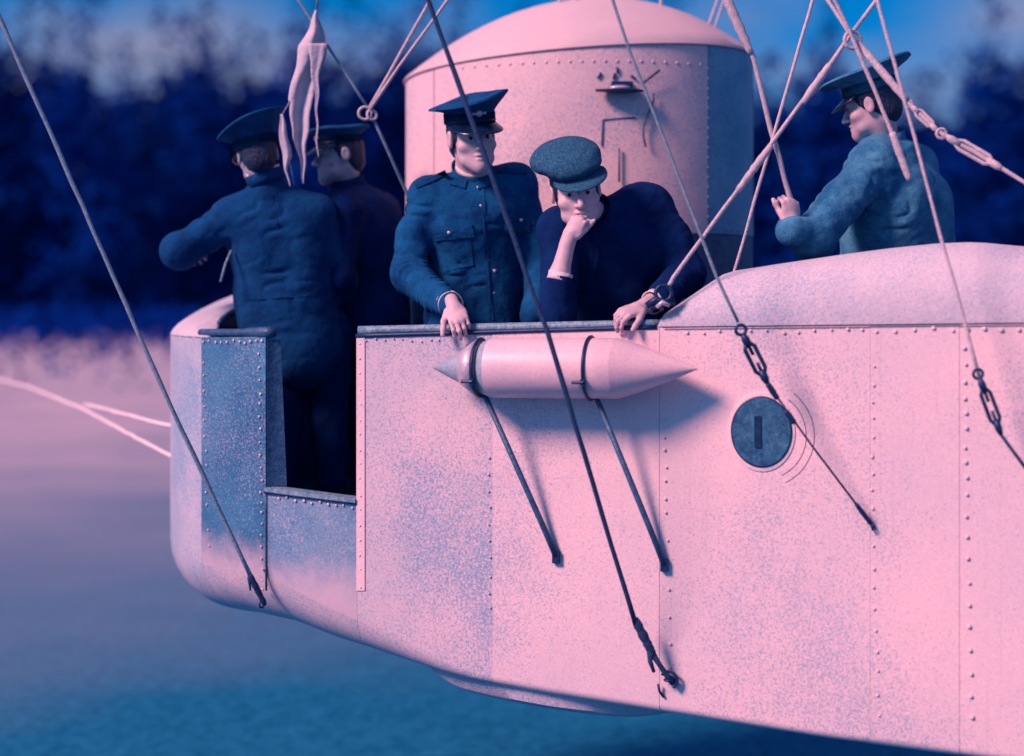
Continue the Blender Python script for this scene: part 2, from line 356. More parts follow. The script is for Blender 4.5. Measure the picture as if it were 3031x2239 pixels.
def skin(p, q, ztop, off=0.0):
    """q in 0..1 wall, 1..2 bilge, 2..3 bottom to the keel line"""
    s, t = plan(p); z0 = zb(s)
    rb = rbf(s)
    if q <= 1: c = 0.0; z = ztop + (z0 + rb - ztop) * q
    elif q <= 2: f = (q - 1) * math.pi / 2; c = rb / B * (1 - math.cos(f)); z = z0 + rb * (1 - math.sin(f))
    else: f = q - 2; c = rb / B + (1 - rb / B) * f; z = z0 - .015 * f
    cs, ct = max(s, S0), B
    P = L(s + (cs - s) * c, t + (ct - t) * c, z)
    if off:
        if p >= 0: nrm = -EY
        else:
            th = min(-p, math.pi); nrm = (EX * (-math.sin(th) / A) - EY * (math.cos(th) / B)).normalized()
        k = 1 if q <= 1 else (math.cos((q - 1) * math.pi / 2) if q <= 2 else 0)
        P = P + nrm * off * k - EZ * off * (1 - k)
    return P
def wall_pt(u, v, off=0.0):
    p = p_of_u(u); s, t = plan(p); q = L(s, t, 0); z = CZ - (v - HV) * q.y / F
    nrm = -EY if p >= 0 else (EX * (-math.sin(-p) / A) - EY * (math.cos(-p) / B)).normalized()
    return Vector((q.x, q.y, z)) + nrm * off, nrm

gondola = empty('airship_gondola', L(.2, B, .9), 'riveted boat-shaped airship gondola with a domed cabin, filling the picture', 'gondola')
RIVET_ME = {}
def rivet(parent, pos, nrm, r=.007):
    key = (round(r, 4), parent.data.materials[0].name)
    if key not in RIVET_ME:
        mb = MB(); mb.lathe((0, 0, 0), (0, 0, 1), [(r, -.002), (r * .92, r * .16), (r * .6, r * .36)], 7); mb.v.append(Vector((0, 0, r * .68)))
        me = bpy.data.meshes.new('rivet'); me.from_pydata([tuple(v) for v in mb.v[:-1]], [], mb.f); me.update()
        me.polygons.foreach_set('use_smooth', [True] * len(me.polygons)); me.materials.append(parent.data.materials[0]); RIVET_ME[key] = me
    o = bpy.data.objects.new('rivet', RIVET_ME[key]); COL.objects.link(o); o.parent = parent
    o.location = Vector(pos) - wloc(parent); o.rotation_mode = 'QUATERNION'; o.rotation_quaternion = Vector(nrm).to_track_quat('Z', 'Y')
    return o
def rivet_line(parent, pts, n, r=.007, off=.004):
    for i in range(n):
        f = i / max(1, n - 1) * (len(pts) - 1); k = min(int(f), len(pts) - 2); g = f - k
        u = pts[k][0] + (pts[k + 1][0] - pts[k][0]) * g; v = pts[k][1] + (pts[k + 1][1] - pts[k][1]) * g
        if random.random() < .04: continue
        P, nr = wall_pt(u + random.uniform(-2.2, 2.2), v + random.uniform(-4, 4), off); rivet(parent, P, nr, r * random.choice((.82, .92, 1.0, 1.0, 1.1)))

def panel(name, p0, p1, material, ztop=None, qmax=3.0, qmin=0.0, off=0.0, nu=None, label=None):
    nu = nu or max(4, int(abs(p1 - p0) * 16)); qs = [i / 5 for i in range(6)] + [1 + i / 8 for i in range(1, 9)] + [2 + i / 4 for i in range(1, 5)]
    qs = [q for q in qs if qmin <= q <= qmax]
    P = []; Q = []
    for i in range(nu + 1):
        p = p0 + (p1 - p0) * i / nu; s = plan(p)[0]; zt = ztop(s) if ztop else zr(s)
        P.append([skin(p, q, zt, off) for q in qs]); Q.append([skin(p, q, zt, off - .008) for q in qs])
    mb = MB(); mb.grid(P, lambda i, j: Q[i][j] - P[i][j])
    o = mb.build(name, material, gondola); sharp(o, 35)
    if label: o['label'] = label
    return o
G = .0005
us = [440, 580, 780, 1075, 1440, 1900, 2095]
ps = [p_of_u(u) for u in us]
pan_end = panel('bow_end_plate', -TH_SIL * 1.55, ps[0] - G, 'bow_edge', label='pale rounded plate closing the bow')
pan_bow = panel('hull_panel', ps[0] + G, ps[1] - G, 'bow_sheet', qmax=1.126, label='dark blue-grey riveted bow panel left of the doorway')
_sillP = {u: wall_pt(u, v)[0].z for u, v in ((580, 1072), (780, 1100))}
_s580, _s780 = plan(ps[1])[0], plan(ps[2])[0]
def sillz(s): return float(np.interp(s, [_s580, _s780], [_sillP[580], _sillP[780]]))
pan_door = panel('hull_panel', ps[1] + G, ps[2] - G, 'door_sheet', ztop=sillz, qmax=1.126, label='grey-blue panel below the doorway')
panels = []
bilge = panel('bilge_plate', ps[0] + G, ps[2] - G, 'hull_lower', qmin=1.124, label='pale bilge plate under the bow')  # pale colour carries on the painted bounce light below the bow panels
for k in range(2, 6):
    panels.append(panel('hull_panel', ps[k] + G, ps[k + 1] - G, 'hull_lower' if k == 2 else 'hull_paint', off=.0015 * (k % 2)))
pan_aft = panel('hull_panel', ps[6] + G, P_END, 'hull_paint')
pan_far = panel('hull_panel', -math.pi - (S_END - S0), -TH_SIL * 1.55 - G, 'hull_paint', label='far side of the hull')
# stern bulkhead
mb = MB(); qs = [i / 5 for i in range(6)] + [1 + i / 6 for i in range(1, 7)] + [3]
ra = [skin(P_END, q, zr(S_END)) for q in qs]; rb_ = [skin(-math.pi - P_END, q, zr(S_END)) for q in qs]
mb.grid([ra, rb_], lambda i, j: -EX * .01); mb.build('stern_plate', 'hull_paint', gondola, smooth=False)
# floor boards, and dark sheets added to paint the interior's shade
def interior_shade(p0, p1, zt, z1, n):
    P = []; 
    for i in range(n + 1):
        p = p0 + (p1 - p0) * i / n; P.append([skin(p, 0, z, -.03) for z in (zt(plan(p)[0]), z1)])
    return P
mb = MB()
mb.grid(interior_shade(ps[2] + .02, P_END, lambda s: zr(s) - .01, FLOOR - .05, 20)); mb.grid(interior_shade(-math.pi - P_END, ps[1] - .02, lambda s: zr(s) - .01, FLOOR - .05, 60))
mb.grid(interior_shade(ps[1], ps[2], lambda s: sillz(s) - .02, FLOOR - .05, 4))
mb.build('inner_shade', 'interior_shade', gondola, fix=False)
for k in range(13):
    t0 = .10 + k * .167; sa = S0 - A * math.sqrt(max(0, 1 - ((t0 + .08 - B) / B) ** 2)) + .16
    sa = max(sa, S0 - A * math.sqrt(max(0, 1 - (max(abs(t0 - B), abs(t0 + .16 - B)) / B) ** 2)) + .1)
    mb = MB(); mb.box(L((sa + S_END - .1) / 2, t0 + .08, FLOOR - .012 + .001 * (k % 2)), EX, EY, EZ, (S_END - .1 - sa) / 2, .080, .012); mb.build('floor_board', 'interior_shade', gondola, smooth=False)

# ---- raised turtle-deck coaming aft
ctop = [(1440, 714), (1475, 686), (1520, 650), (1560, 618), (1592, 595), (1700, 578), (1850, 556), (1950, 543), (2050, 533), (2130, 530), (2236, 540)]
CT = []
DT = .22
for u, v in ctop:
    k = (u - CX) / F; pl = P0 + EY * DT; s = (k * pl.y - pl.x) / (EX.x - k * EX.y); y = (pl + EX * s).y
    CT.append((s, CZ - (v - HV) * y / F))
CT += [(CT[-1][0] + .6, CT[-1][1] - .03), (S_END, CT[-1][1] - .05)]
S_C0 = plan(p_of_u(1436))[0]; CT[0] = (S_C0, zr(S_C0) + .002)
def coaming(side):
    P = []; n = 70
    for i in range(n + 1):
        s = S_C0 + (S_END - S_C0) * (i / n) ** 1.3; row = []; zt = max(interp(CT, s), zr(s) + .003); h = zt - zr(s); g = min(1, h / .2)
        for j in range(13):
            q = j / 12; t = DT * g * (1 - math.cos(q * math.pi / 2)) ; z = zr(s) + .002 + h * math.sin(q * math.pi / 2)
            t = t - .004
            row.append(L(s, t if side == 0 else 2 * B - t, z))
        P.append(row)
    mb = MB(); mb.grid(P, lambda i, j: (EY if side == 0 else -EY) * .008 - EZ * .004)
    o = mb.build('deck_coaming', 'deck_canvas', gondola); return sharp(o, 50)
coam = coaming(0); coam['label'] = 'dull lilac canvas-covered coaming rising aft'
coaming(1)
# thin dark seam batten under coaming
mb = MB(); mb.tube([L(s, -.008, zr(s) - .001) for s in np.linspace(S_C0 + .02, S_END, 30)], .0022, 6); mb.build('seam_wire', 'dark_metal', gondola)

# ---- fore deck dome at the bow
def foredeck():
    n = 44; m = 10; P = []
    th0 = -p_of_u(455); th1 = math.pi * 1.0
    for i in range(n + 1):
        th = th0 + (th1 - th0) * i / n; f = (th - th0) / (th1 - th0)
        h = .24 * min(1, (f / .42)) ** .75 if f > 0 else 0
        if f > .8: h *= 1 - .35 * (f - .8) / .2
        width = .36 * min(1, f / .25 + .08); s, t = plan(-th); row = []
        for j in range(m + 1):
            q = j / m; c = width * (1 - math.cos(q * math.pi / 2)) * .75 + width * .25 * q
            z = zr(s) + .004 + h * math.sin(q * math.pi / 2)
            row.append(L(s + (S0 - s) * c, t + (B - t) * c, z))
        P.append(row)
    mb = MB(); mb.grid(P, lambda i, j: -EZ * .008)
    o = mb.build('fore_deck', 'deck_canvas', gondola); o['label'] = 'pale curved fore deck over the bow'
    lip = [r[-1] + EZ * .008 for r in P]
    mb = MB(); mb.tube(lip[2:], .011, 8); mb.build('cockpit_lip', 'dark_rail', gondola)
foredeck()

# ---- rails
def railpts(u0, u1, v0, v1, off, n=14):
    return [wall_pt(u0 + (u1 - u0) * i / n, v0 + (v1 - v0) * i / n, off)[0] for i in range(n + 1)]
mb = MB(); a = [wall_pt(780 + 654 * i / 20, 722 - 14 * i / 20, -.018)[0] for i in range(21)]
mb.tube(a, .0165, 12); rail = mb.build('hand_rail', 'pale_rail', gondola)
mb = MB(); a = [wall_pt(778 + 656 * i / 20, 734 - 19 * i / 20, .001)[0] for i in range(21)]
mb.tube(a, .0085, 8); mb.build('rail_shadow', 'dark_metal', gondola)  # dark tube paints the shadow line under the rail
e0 = wall_pt(1432, 712, -.005)[0]
mb = MB(); mb.tube([e0, L(*loc(W(1455, 694, e0.y + .02)), W(1455, 694, e0.y).z), L(*loc(W(1490, 668, e0.y + .06)), W(1490, 668, e0.y + .06).z), L(*loc(W(1592, 590, e0.y + .12)), W(1592, 592, e0.y + .12).z)], [.012, .011, .007, .004], 8); mb.build('coaming_edge', 'dark_metal', gondola)
mb = MB(); a = [wall_pt(432 + 160 * i / 12, 727, -.015)[0] for i in range(13)]
mb.tube(a, [.016] * 8 + [.02, .022, .024, .024, .02], 10); mb.build('padded_rail', 'dark_rail', gondola)
# far-side rail
mb = MB(); mb.tube([L(s, 2 * B, zr(s) + .012) for s in np.linspace(S0, S_C0, 12)], .018, 8); mb.build('hand_rail', 'dark_rail', gondola)
# ---- doorway sill and jambs
mb = MB(); P = []
for i in range(9):
    u = 581 + (778 - 581) * i / 8; row = []
    for off in (.012, -.02, -.05): row.append(wall_pt(u, 1064 + 25 * i / 8, off)[0] + EZ * (0 if off > 0 else .001))
    P.append(row)
mb.grid(P, lambda i, j: -EZ * .016); sharp(mb.build('door_sill', 'pale_rail', gondola))
mb = MB(); a = [wall_pt(580 + 198 * i / 8, 1075 + 24 * i / 8, .006)[0] for i in range(9)]; mb.tube(a, .006, 6); mb.build('sill_edge', 'dark_metal', gondola)
mb = MB(); P = []
for v in np.linspace(742, 1062, 6):
    a_, n_ = wall_pt(583, v, -.001); wdt = .035 + .03 * (v - 742) / 320
    P.append([a_, a_ - n_ * .02 + EX * .25 * wdt * 3 * .35, a_ - n_ * .035 + EX * wdt * .9])
mb.grid(P, lambda i, j: -EX * .004 + EY * .006); sharp(mb.build('door_jamb', 'dark_rail', gondola))
mb = MB(); P = [[wall_pt(779, v, .004)[0], wall_pt(797, v, .004)[0]] for v in np.linspace(738, 1290, 10)]
mb.grid(P, lambda i, j: EY * .004); o = mb.build('seam_strap', 'hull_paint', gondola, smooth=False); rivet_line(o, [(788, 750), (788, 1280)], 17, .0045, .005)
# ---- lower bow dark seam lath right of the bow panel
mb = MB(); a = [wall_pt(582, v, .002)[0] for v in np.linspace(1075, 1290, 6)]; mb.tube(a, .0045, 6); mb.build('seam_lath', 'dark_rail', gondola)
# rivets
rivet_line(pan_bow, [(446, 747), (574, 747)], 11, .0068)
rivet_line(pan_bow, [(567, 775), (571, 1050), (574, 1290)], 21, .0062)
rivet_line(pan_bow, [(446, 790), (450, 1000), (456, 1190)], 14, .0058)
rivet_line(pan_door, [(592, 1084), (770, 1109)], 11, .0062)
rivet_line(panels[0], [(1068, 1000), (1070, 1330)], 10, .005)
rivet_line(panels[0], [(800, 745), (960, 742)], 9, .004)
rivet_line(panels[2], [(1452, 920), (1455, 1120), (1465, 1460)], 13, .006)
rivet_line(panels[2], [(1500, 726), (1885, 722)], 12, .006)
rivet_line(panels[3], [(1912, 722), (2080, 720)], 5, .0075)
rivet_line(panels[3], [(1908, 800), (1905, 1150), (1918, 1560)], 19, .0062)
rivet_line(pan_aft, [(2107, 760), (2110, 1100), (2122, 1570)], 20, .0080)
rivet_line(pan_aft, [(2112, 722), (2226, 720)], 4, .009)

# ---- porthole
pc, pn = wall_pt(1663, 943, 0)
tx = EX; 
mb = MB(); mb.lathe(pc, pn, [(.140, .0), (.140, .0035), (.135, .0045), (.12, .0048)], 48, up=EZ, ys=.84); o = mb.build('porthole_flange', 'hull_paint', gondola); sharp(o, 30)
c2 = wall_pt(1669, 950, 0)[0]
mb = MB()
for rad in (.158, .186): mb.ring(c2 - EX * .012, pn, rad, .0014, 40, 5, a0=R(-62), a1=R(52), ax=EX, ys=1.0)
mb.build('flange_shade', 'dark_metal', gondola)  # dark arcs draw the shade along the flange's right-hand step
mb = MB(); mb.lathe(pc + pn * .0048, pn, [(.125, .0), (.125, .003), (.121, .005), (.118, .002)], 48, up=EZ, ys=.86)
port = mb.build('porthole_rim', 'dark_metal', gondola); sharp(port, 30)
mb = MB(); mb.lathe(pc + pn * .0048, pn, [(.1195, .001), (.1195, .004)], 48, up=EZ, ys=.86); mb.build('pane', 'glass_dark', port, smooth=False)
mb = MB(); mb.box(pc + pn * .012 - EX * .012, EX, EZ, pn, .012, .055, .0018); mb.build('latch', 'dark_metal', port, smooth=False)

# ---- keel fairing below the hull
def fairing():
    P = []; n = 26; sA, sB = loc(W(957, 1470, 6.45))[0], loc(W(1520, 1545, 6.2))[0]
    for i in range(n + 1):
        f = i / n; s = sA + (sB - sA) * f; prof = min(1, (f / .16)) ** .55 * (1 - max(0, (f - .72) / .28) ** 2 * .9)
        d = (.03 + .075 * prof) if f > 0 else .03
        wd = .20 + .23 * math.sin(math.pi * min(1, f * .9 + .1)) ** .5; row = []
        for j in range(13):
            a = math.pi * j / 12; row.append(L(s, .46 - wd * math.cos(a), zb(s) + .02 - (d + .02) * math.sin(a) ** .42))
        P.append(row)
    mb = MB(); mb.grid(P); n0 = len(P[0])
    mb.f.append(tuple(range(n0))); mb.f.append(tuple(range(n * n0, n * n0 + n0)))
    o = mb.build('keel_fairing', 'hull_lower', gondola); sharp(o, 50)
fairing()

# ------------------------------------------------------------------ cabin (part of the gondola)
CU, CY = 1262, 7.72
cc = W(CU, 640, CY); CA, CD = .815, .70
EAVE = 3.64; CBOT = 2.55
def cab(phi, z, k=1.0, dz=0):
    c_, s_ = math.cos(phi), math.sin(phi); e = 2 / 2.08
    x = CA * k * math.copysign(abs(c_) ** e, c_); y = CD * k * math.copysign(abs(s_) ** e, s_)
    p = Vector((cc.x, cc.y, 0)) + EX * x + EY * y; g = min(1.3, max(0, (z - 2.85) / (EAVE - 2.85)))
    return Vector((p.x, p.y, z + dz + g * (.05 * x / CA)))
def cab_phi_of_u(u):
    best = None
    for i in range(721):
        ph = -math.pi * i / 720; p = cab(ph, 0); d = abs(CX + p.x / p.y * F - u)
        nrm = (p - Vector((cc.x, cc.y, 0)))
        if (best is None or d < best[0]): best = (d, ph)
    return best[1]
def cab_pt(u, v, off=.0):
    ph = cab_phi_of_u(u); p = cab(ph, 0); z = CZ - (v - HV) * p.y / F
    d = (cab(ph + .01, 0) - cab(ph - .01, 0)).normalized(); n = Vector((-d.y, d.x, 0))
    if n.dot(p - Vector((cc.x, cc.y, 0))) < 0: n = -n
    return Vector((p.x, p.y, z)) + n * off, n
def cab_panel(ph0, ph1, z0, z1, material, n, name='cabin_panel', parent=None, off=0):
    P = []
    for i in range(n + 1):
        ph = ph0 + (ph1 - ph0) * i / n; P.append([cab(ph, z0 + (z1 - z0) * j / 3, 1 + off) for j in range(4)])
    Q = [[cab(ph0 + (ph1 - ph0) * i / n, z0 + (z1 - z0) * j / 3, .985 + off) for j in range(4)] for i in range(n + 1)]
    mb = MB(); mb.grid(P, lambda i, j: Q[i][j] - P[i][j]); return sharp(mb.build(name, material, parent or gondola), 40)
phL, phR = cab_phi_of_u(948), cab_phi_of_u(1547)
if phL > phR: pass
zs = CZ - (510 - HV) * 7.1 / F
cfront = cab_panel(phL + .004, phR - .004, zs, EAVE, 'cabin_wall', 40)
cside = cab_panel(phR + .004, .9, zs, EAVE, 'cabin_side_shade', 16, off=-.001)
cleft = cab_panel(-math.pi - .9, phL - .004, zs, EAVE, 'cabin_wall', 14)
cback = cab_panel(.904, math.pi - .904, zs, EAVE, 'cabin_wall', 16)
clow = cab_panel(-math.pi, math.pi - .001, FLOOR, zs - .004, 'dark_rail', 60, 'cabin_skirt', off=-.003)
# roof
P = []; NR, NT = 12, 72
for i in range(NR + 1):
    k = i / NR
    P.append([cab(2 * math.pi * j / NT, EAVE + .005 + .315 * (1 - k ** 2.1), max(k, .001) * 1.006) for j in range(NT + 1)])
P.append([cab(2 * math.pi * j / NT, EAVE - .012, 1.007) for j in range(NT + 1)])
mb = MB(); mb.grid(P); roof = sharp(mb.build('cabin_roof', 'cabin_roof', gondola), 50)
mb = MB(); mb.tube([cab(2 * math.pi * j / 72, EAVE - .006, 1.006) for j in range(73)], .006, 6); mb.build('eave_bead', 'cabin_roof', gondola)
for i in range(17):
    v = 152 + i * 21.5; p, n = cab_pt(1547, v, .002); rivet(cside, p, n, .0075)
for i in range(12):
    v = 232 + i * 15; p, n = cab_pt(900, v, .002); rivet(cleft, p, n, .0055)
for i in range(22):
    u = 1010 + i * 26; p, n = cab_pt(u, 0, .002); p.z = EAVE - .055; rivet(cfront if u < 1547 else cside, p, n, .0065)
for i in range(6):
    u = 1556 + i * 14; p, n = cab_pt(u, 0, .002); p.z = zs + .015; rivet(cside, p, n, .005)
# cabin fittings
def ctube(pts, r, name, m='dark_metal', off=.012):
    mb = MB(); mb.tube([cab_pt(u, v, off)[0] for u, v in pts], r, 7); return mb.build(name, m, gondola)
p, n = cab_pt(1352, 201, .04); tdir = n.cross(EZ)
mb = MB(); mb.lathe(p, EZ, [(.03, -.01), (.105, -.003), (.108, .003), (.03, .008)], 24, up=tdir, ys=.42); lampb = sharp(mb.build('lamp_shelf', 'dark_metal', gondola), 40)
mb = MB(); mb.lathe(p + EZ * .006, EZ, [(.045, 0), (.042, .012), (.02, .016)], 16, up=tdir, ys=.5); mb.build('lamp_socket', 'steel_pale', lampb)
mb = MB(); mb.box(cab_pt(1357, 186, .02)[0], tdir, n, EZ, .045, .02, .011); mb.build('shelf_bracket', 'dark_metal', gondola, smooth=False)
for (u, v, a) in ((1347, 155, .1), (1340, 168, -.3), (1382, 170, .9), (1308, 166, -.6)):
    p_, n_ = cab_pt(u, v, .006); d = (EZ * math.cos(a) + tdir * math.sin(a))
    mb = MB(); mb.tube([p_ - d * .014, p_ + d * .014], [.004, .006], 6); mb.build('bracket_lug', 'dark_metal', gondola)
ctube([(1400, 185), (1418, 170), (1436, 156)], .005, 'lamp_arm', off=.03)
ctube([(1314, 320), (1315, 262)], .0028, 'hatch_frame', 'dark_rail', .004); ctube([(1315, 262), (1388, 257)], .0028, 'hatch_frame', 'dark_rail', .004)
ctube([(1351, 325), (1352, 398)], .0045, 'hatch_bar', 'dark_rail', .012)
ctube([(1424, 205), (1424, 222), (1418, 240), (1410, 258), (1402, 280), (1402, 300), (1408, 322)], .0045, 'speaking_tube', 'dark_rail', .018)

# ------------------------------------------------------------------ cigar-shaped tank on the hull side
tank = empty('cigar_shaped_tank', wall_pt(1230, 870, .2)[0], 'pale pointed cigar-shaped metal tank strapped to the hull side on two slanting struts', 'tank')
TO = .116
def tk(u, v, off=TO):
    k = (u - CX) / F; pl = P0 - EY * off; s = (k * pl.y - pl.x) / (EX.x - k * EX.y); q = pl + EX * s
    return Vector((q.x, q.y, CZ - (v - HV) * q.y / F))
ta, tb = tk(945, 803), tk(1524, 806); axis = (tb - ta).normalized(); tl = (tb - ta).length
RT = .108
def fr(u): return (tk(u, 803) - ta).length
x1, x2 = fr(1072), fr(1345)
body = [(x1 + .002, RT * .97)] + [(x1 + (x2 - x1) * i / 6, RT) for i in range(7)] + [(x2 - .0, RT)]
mb = MB(); mb.lathe(ta, axis, [(r, h) for h, r in [(x1, RT * .985), (x1 + .012, RT), (x2 - .012, RT), (x2, RT * .99)]], 40, up=EZ); sharp(mb.build('tank_body', 'tank_paint', tank), 50)
mb = MB(); mb.lathe(ta, axis, [(.002, 0)] + [(RT * .985 * (i / 8) ** .88, x1 * i / 8) for i in range(1, 9)], 40, up=EZ); sharp(mb.build('nose_cone', 'tank_nose', tank), 60)
mb = MB(); mb.lathe(ta, axis, [(RT * .99 * (1 - (i / 10) ** 1.18) + .0015, x2 + (tl - x2) * i / 10) for i in range(11)], 40, up=EZ); sharp(mb.build('tail_cone', 'tank_paint', tank), 60)
for u_, a_ in ((1050, 0), (1290, 1)):
    h = fr(u_); c_ = ta + axis * h; rr = RT + .004 if a_ else RT * .97
    mb = MB(); mb.ring(c_, axis, rr, .0062, 40, 8, ax=EZ); st = mb.build('strap', 'dark_metal', tank)
    nb = -EY; mb = MB(); mb.lathe(c_ + nb * (rr + .002) - EZ * .045 - EX * .016, axis, [(.006, -.022), (.006, .02)], 8); mb.box(c_ + nb * (rr - .006) - EZ * .045, axis, EZ, nb, .008, .012, .008); mb.build('clamp', 'dark_metal', st, smooth=False)
    # bracket back to the hull
    mb = MB(); mb.tube([c_ + EZ * RT * .6, c_ + EZ * .07 + EY * (TO - .002)], .007, 8); mb.build('bracket', 'dark_metal', tank)
for (ut, vt, ub, vb) in ((1058, 862, 1216, 1212), (1302, 868, 1452, 1230)):
    top = tk(ut, vt, TO + .01); foot = wall_pt(ub, vb, .012)[0]
    mb = MB(); mb.tube([top, top.lerp(foot, .85), foot], [.0098, .011, .0125], 10); st = mb.build('strut', 'dark_rail', tank)
    mb = MB(); q_, n_ = wall_pt(ub, vb + 4, .001); mb.box(q_ + n_ * .008, EX, EZ, n_, .013, .022, .01); mb.build('strut_foot', 'dark_metal', st, smooth=False)
mb = MB(); c_ = ta + axis * fr(1033); mb.lathe(c_ - axis * .03, axis, [(RT * .54, -.012), (RT * .60, -.010), (RT * .985, .050), (RT * .93, .053)], 40, up=EZ); mb.build('collar_band', 'steel_pale', tank)

# ------------------------------------------------------------------ signed-distance modelling for bodies and cloth
def npv(v): return np.array([v[0], v[1], v[2]], dtype=np.float32)
class Field:
    def __init__(s, lo, hi, res):
        s.lo = npv(lo); s.res = res; s.n = [int(math.ceil((h - l) / res)) + 1 for l, h in zip(s.lo, npv(hi))]
        s.ax = [s.lo[i] + res * np.arange(s.n[i], dtype=np.float32) for i in range(3)]
        s.d = np.full(s.n, .15, dtype=np.float32)
    def _box(s, lo, hi):
        a = [max(0, int((lo[i] - s.lo[i]) / s.res)) for i in range(3)]; b = [min(s.n[i], int((hi[i] - s.lo[i]) / s.res) + 2) for i in range(3)]
        if any(a[i] >= b[i] for i in range(3)): return None, None
        sl = tuple(slice(a[i], b[i]) for i in range(3))
        X, Y, Z = np.meshgrid(*[s.ax[i][sl[i]] for i in range(3)], indexing='ij', sparse=True); return sl, (X, Y, Z)
    def _mix(s, sl, e, k, sub):
        d = s.d[sl]
        if sub: e = -e; h = np.clip(.5 - .5 * (d - e) / k, 0, 1); s.d[sl] = d * (1 - h) + e * h + k * h * (1 - h)
        else: h = np.clip(.5 + .5 * (e - d) / k, 0, 1); s.d[sl] = e * (1 - h) + d * h - k * h * (1 - h)
    def cap(s, a, b, ra, rb, k=.02, sub=False):
        a = npv(a); b = npv(b); m = max(ra, rb) + .05 + k
        sl, g = s._box(np.minimum(a, b) - m, np.maximum(a, b) + m)
        if sl is None: return s
        ba = b - a; L2 = float(ba @ ba) + 1e-9; px, py, pz = g[0] - a[0], g[1] - a[1], g[2] - a[2]
        h = np.clip((px * ba[0] + py * ba[1] + pz * ba[2]) / L2, 0, 1)
        e = np.sqrt((px - h * ba[0]) ** 2 + (py - h * ba[1]) ** 2 + (pz - h * ba[2]) ** 2) - (ra + (rb - ra) * h)
        s._mix(sl, e, k, sub); return s
    def chain(s, pts, rs, k=.02):
        for i in range(len(pts) - 1): s.cap(pts[i], pts[i + 1], rs[i], rs[i + 1], k)
        return s
    def ell(s, c, r, M=None, k=.02, sub=False):
        c = npv(c); m = max(r) + .05 + k; sl, g = s._box(c - m, c + m)
        if sl is None: return s
        px, py, pz = g[0] - c[0], g[1] - c[1], g[2] - c[2]
        if M is not None:
            M = np.array(M, dtype=np.float32); q = [M[0, i] * px + M[1, i] * py + M[2, i] * pz for i in range(3)]
        else: q = [px, py, pz]
        k0 = np.sqrt((q[0] / r[0]) ** 2 + (q[1] / r[1]) ** 2 + (q[2] / r[2]) ** 2)
        k1 = np.sqrt((q[0] / r[0] ** 2) ** 2 + (q[1] / r[1] ** 2) ** 2 + (q[2] / r[2] ** 2) ** 2) + 1e-6
        s._mix(sl, k0 * (k0 - 1) / k1, k, sub); return s
    def folds(s, amp, fr=28, seed=0, zs=1.0):
        r = np.random.default_rng(seed); X, Y, Z = np.meshgrid(*s.ax, indexing='ij', sparse=True)
        for q in range(4):
            v = r.normal(size=3); v /= np.linalg.norm(v); v *= fr * (1 + .55 * q); v[2] *= zs
            u = r.normal(size=3) * fr * .45
            w_ = np.sin(v[0] * X + v[1] * Y + v[2] * Z + 1.8 * np.sin(u[0] * X + u[1] * Y + u[2] * Z + q))
            if q % 2: w_ = 1.0 - 2.2 * np.abs(w_) ** .75          # pressed, sharper creases
            s.d += (amp / (1 + .6 * q) * w_).astype(np.float32)
        return s
    def hit(s, u, v, y0, y1=None):
        """first point on the pixel ray that lies inside"""
        y1 = y1 or y0 + 1.2
        for Y in np.arange(y0, y1, .003):
            p = W(u, v, float(Y)); i = [int(round((p[k] - s.lo[k]) / s.res)) for k in range(3)]
            if all(0 <= i[k] < s.n[k] for k in range(3)) and s.d[tuple(i)] < 0: return p
        return W(u, v, y1 - .6)
    def mesh(s, name, material, parent):
        d = s.d; ins = d < 0; nx, ny, nz = d.shape
        c = ins[:-1, :-1, :-1].astype(np.int8)
        cnt = np.zeros(c.shape, np.int8)
        for i in (0, 1):
            for j in (0, 1):
                for k in (0, 1): cnt += ins[i:nx - 1 + i, j:ny - 1 + j, k:nz - 1 + k]
        act = np.argwhere((cnt > 0) & (cnt < 8)); idm = np.full(c.shape, -1, np.int32); idm[tuple(act.T)] = np.arange(len(act))
        acc = np.zeros((len(act), 3)); num = np.zeros(len(act))
        cor = [(i, j, k) for i in (0, 1) for j in (0, 1) for k in (0, 1)]
        for a in cor:
            for ax in range(3):
                if a[ax]: continue
                b = list(a); b[ax] = 1
                da = d[tuple((act + a).T)]; db = d[tuple((act + b).T)]; x = (da < 0) != (db < 0)
                t = np.where(x, da / np.where(x, da - db, 1), 0); pos = np.array(a, float)[None, :].repeat(len(act), 0); pos[:, ax] += t
                acc[x] += pos[x]; num[x] += 1
        V = (act + acc / num[:, None]) * s.res + s.lo
        faces = []
        for ax in range(3):
            o1, o2 = [(1, 2), (2, 0), (0, 1)][ax]
            A_ = [slice(None)] * 3; B_ = [slice(None)] * 3; A_[ax] = slice(0, -1); B_[ax] = slice(1, None)
            sa, sb = ins[tuple(A_)], ins[tuple(B_)]; e = np.argwhere(sa != sb)
            ok = (e[:, o1] > 0) & (e[:, o2] > 0) & (e[:, o1] < idm.shape[o1]) & (e[:, o2] < idm.shape[o2]); e = e[ok]
            def cell(d1, d2):
                q = e.copy(); q[:, o1] -= d1; q[:, o2] -= d2; return idm[tuple(q.T)]
            Q = np.stack([cell(1, 1), cell(0, 1), cell(0, 0), cell(1, 0)], 1); fl = ~sa[tuple(e.T)]
            Q[fl] = Q[fl][:, ::-1]; faces.append(Q)
        Fq = np.concatenate(faces)
        return mk(name, V, Fq[(Fq >= 0).all(1)], material, parent)

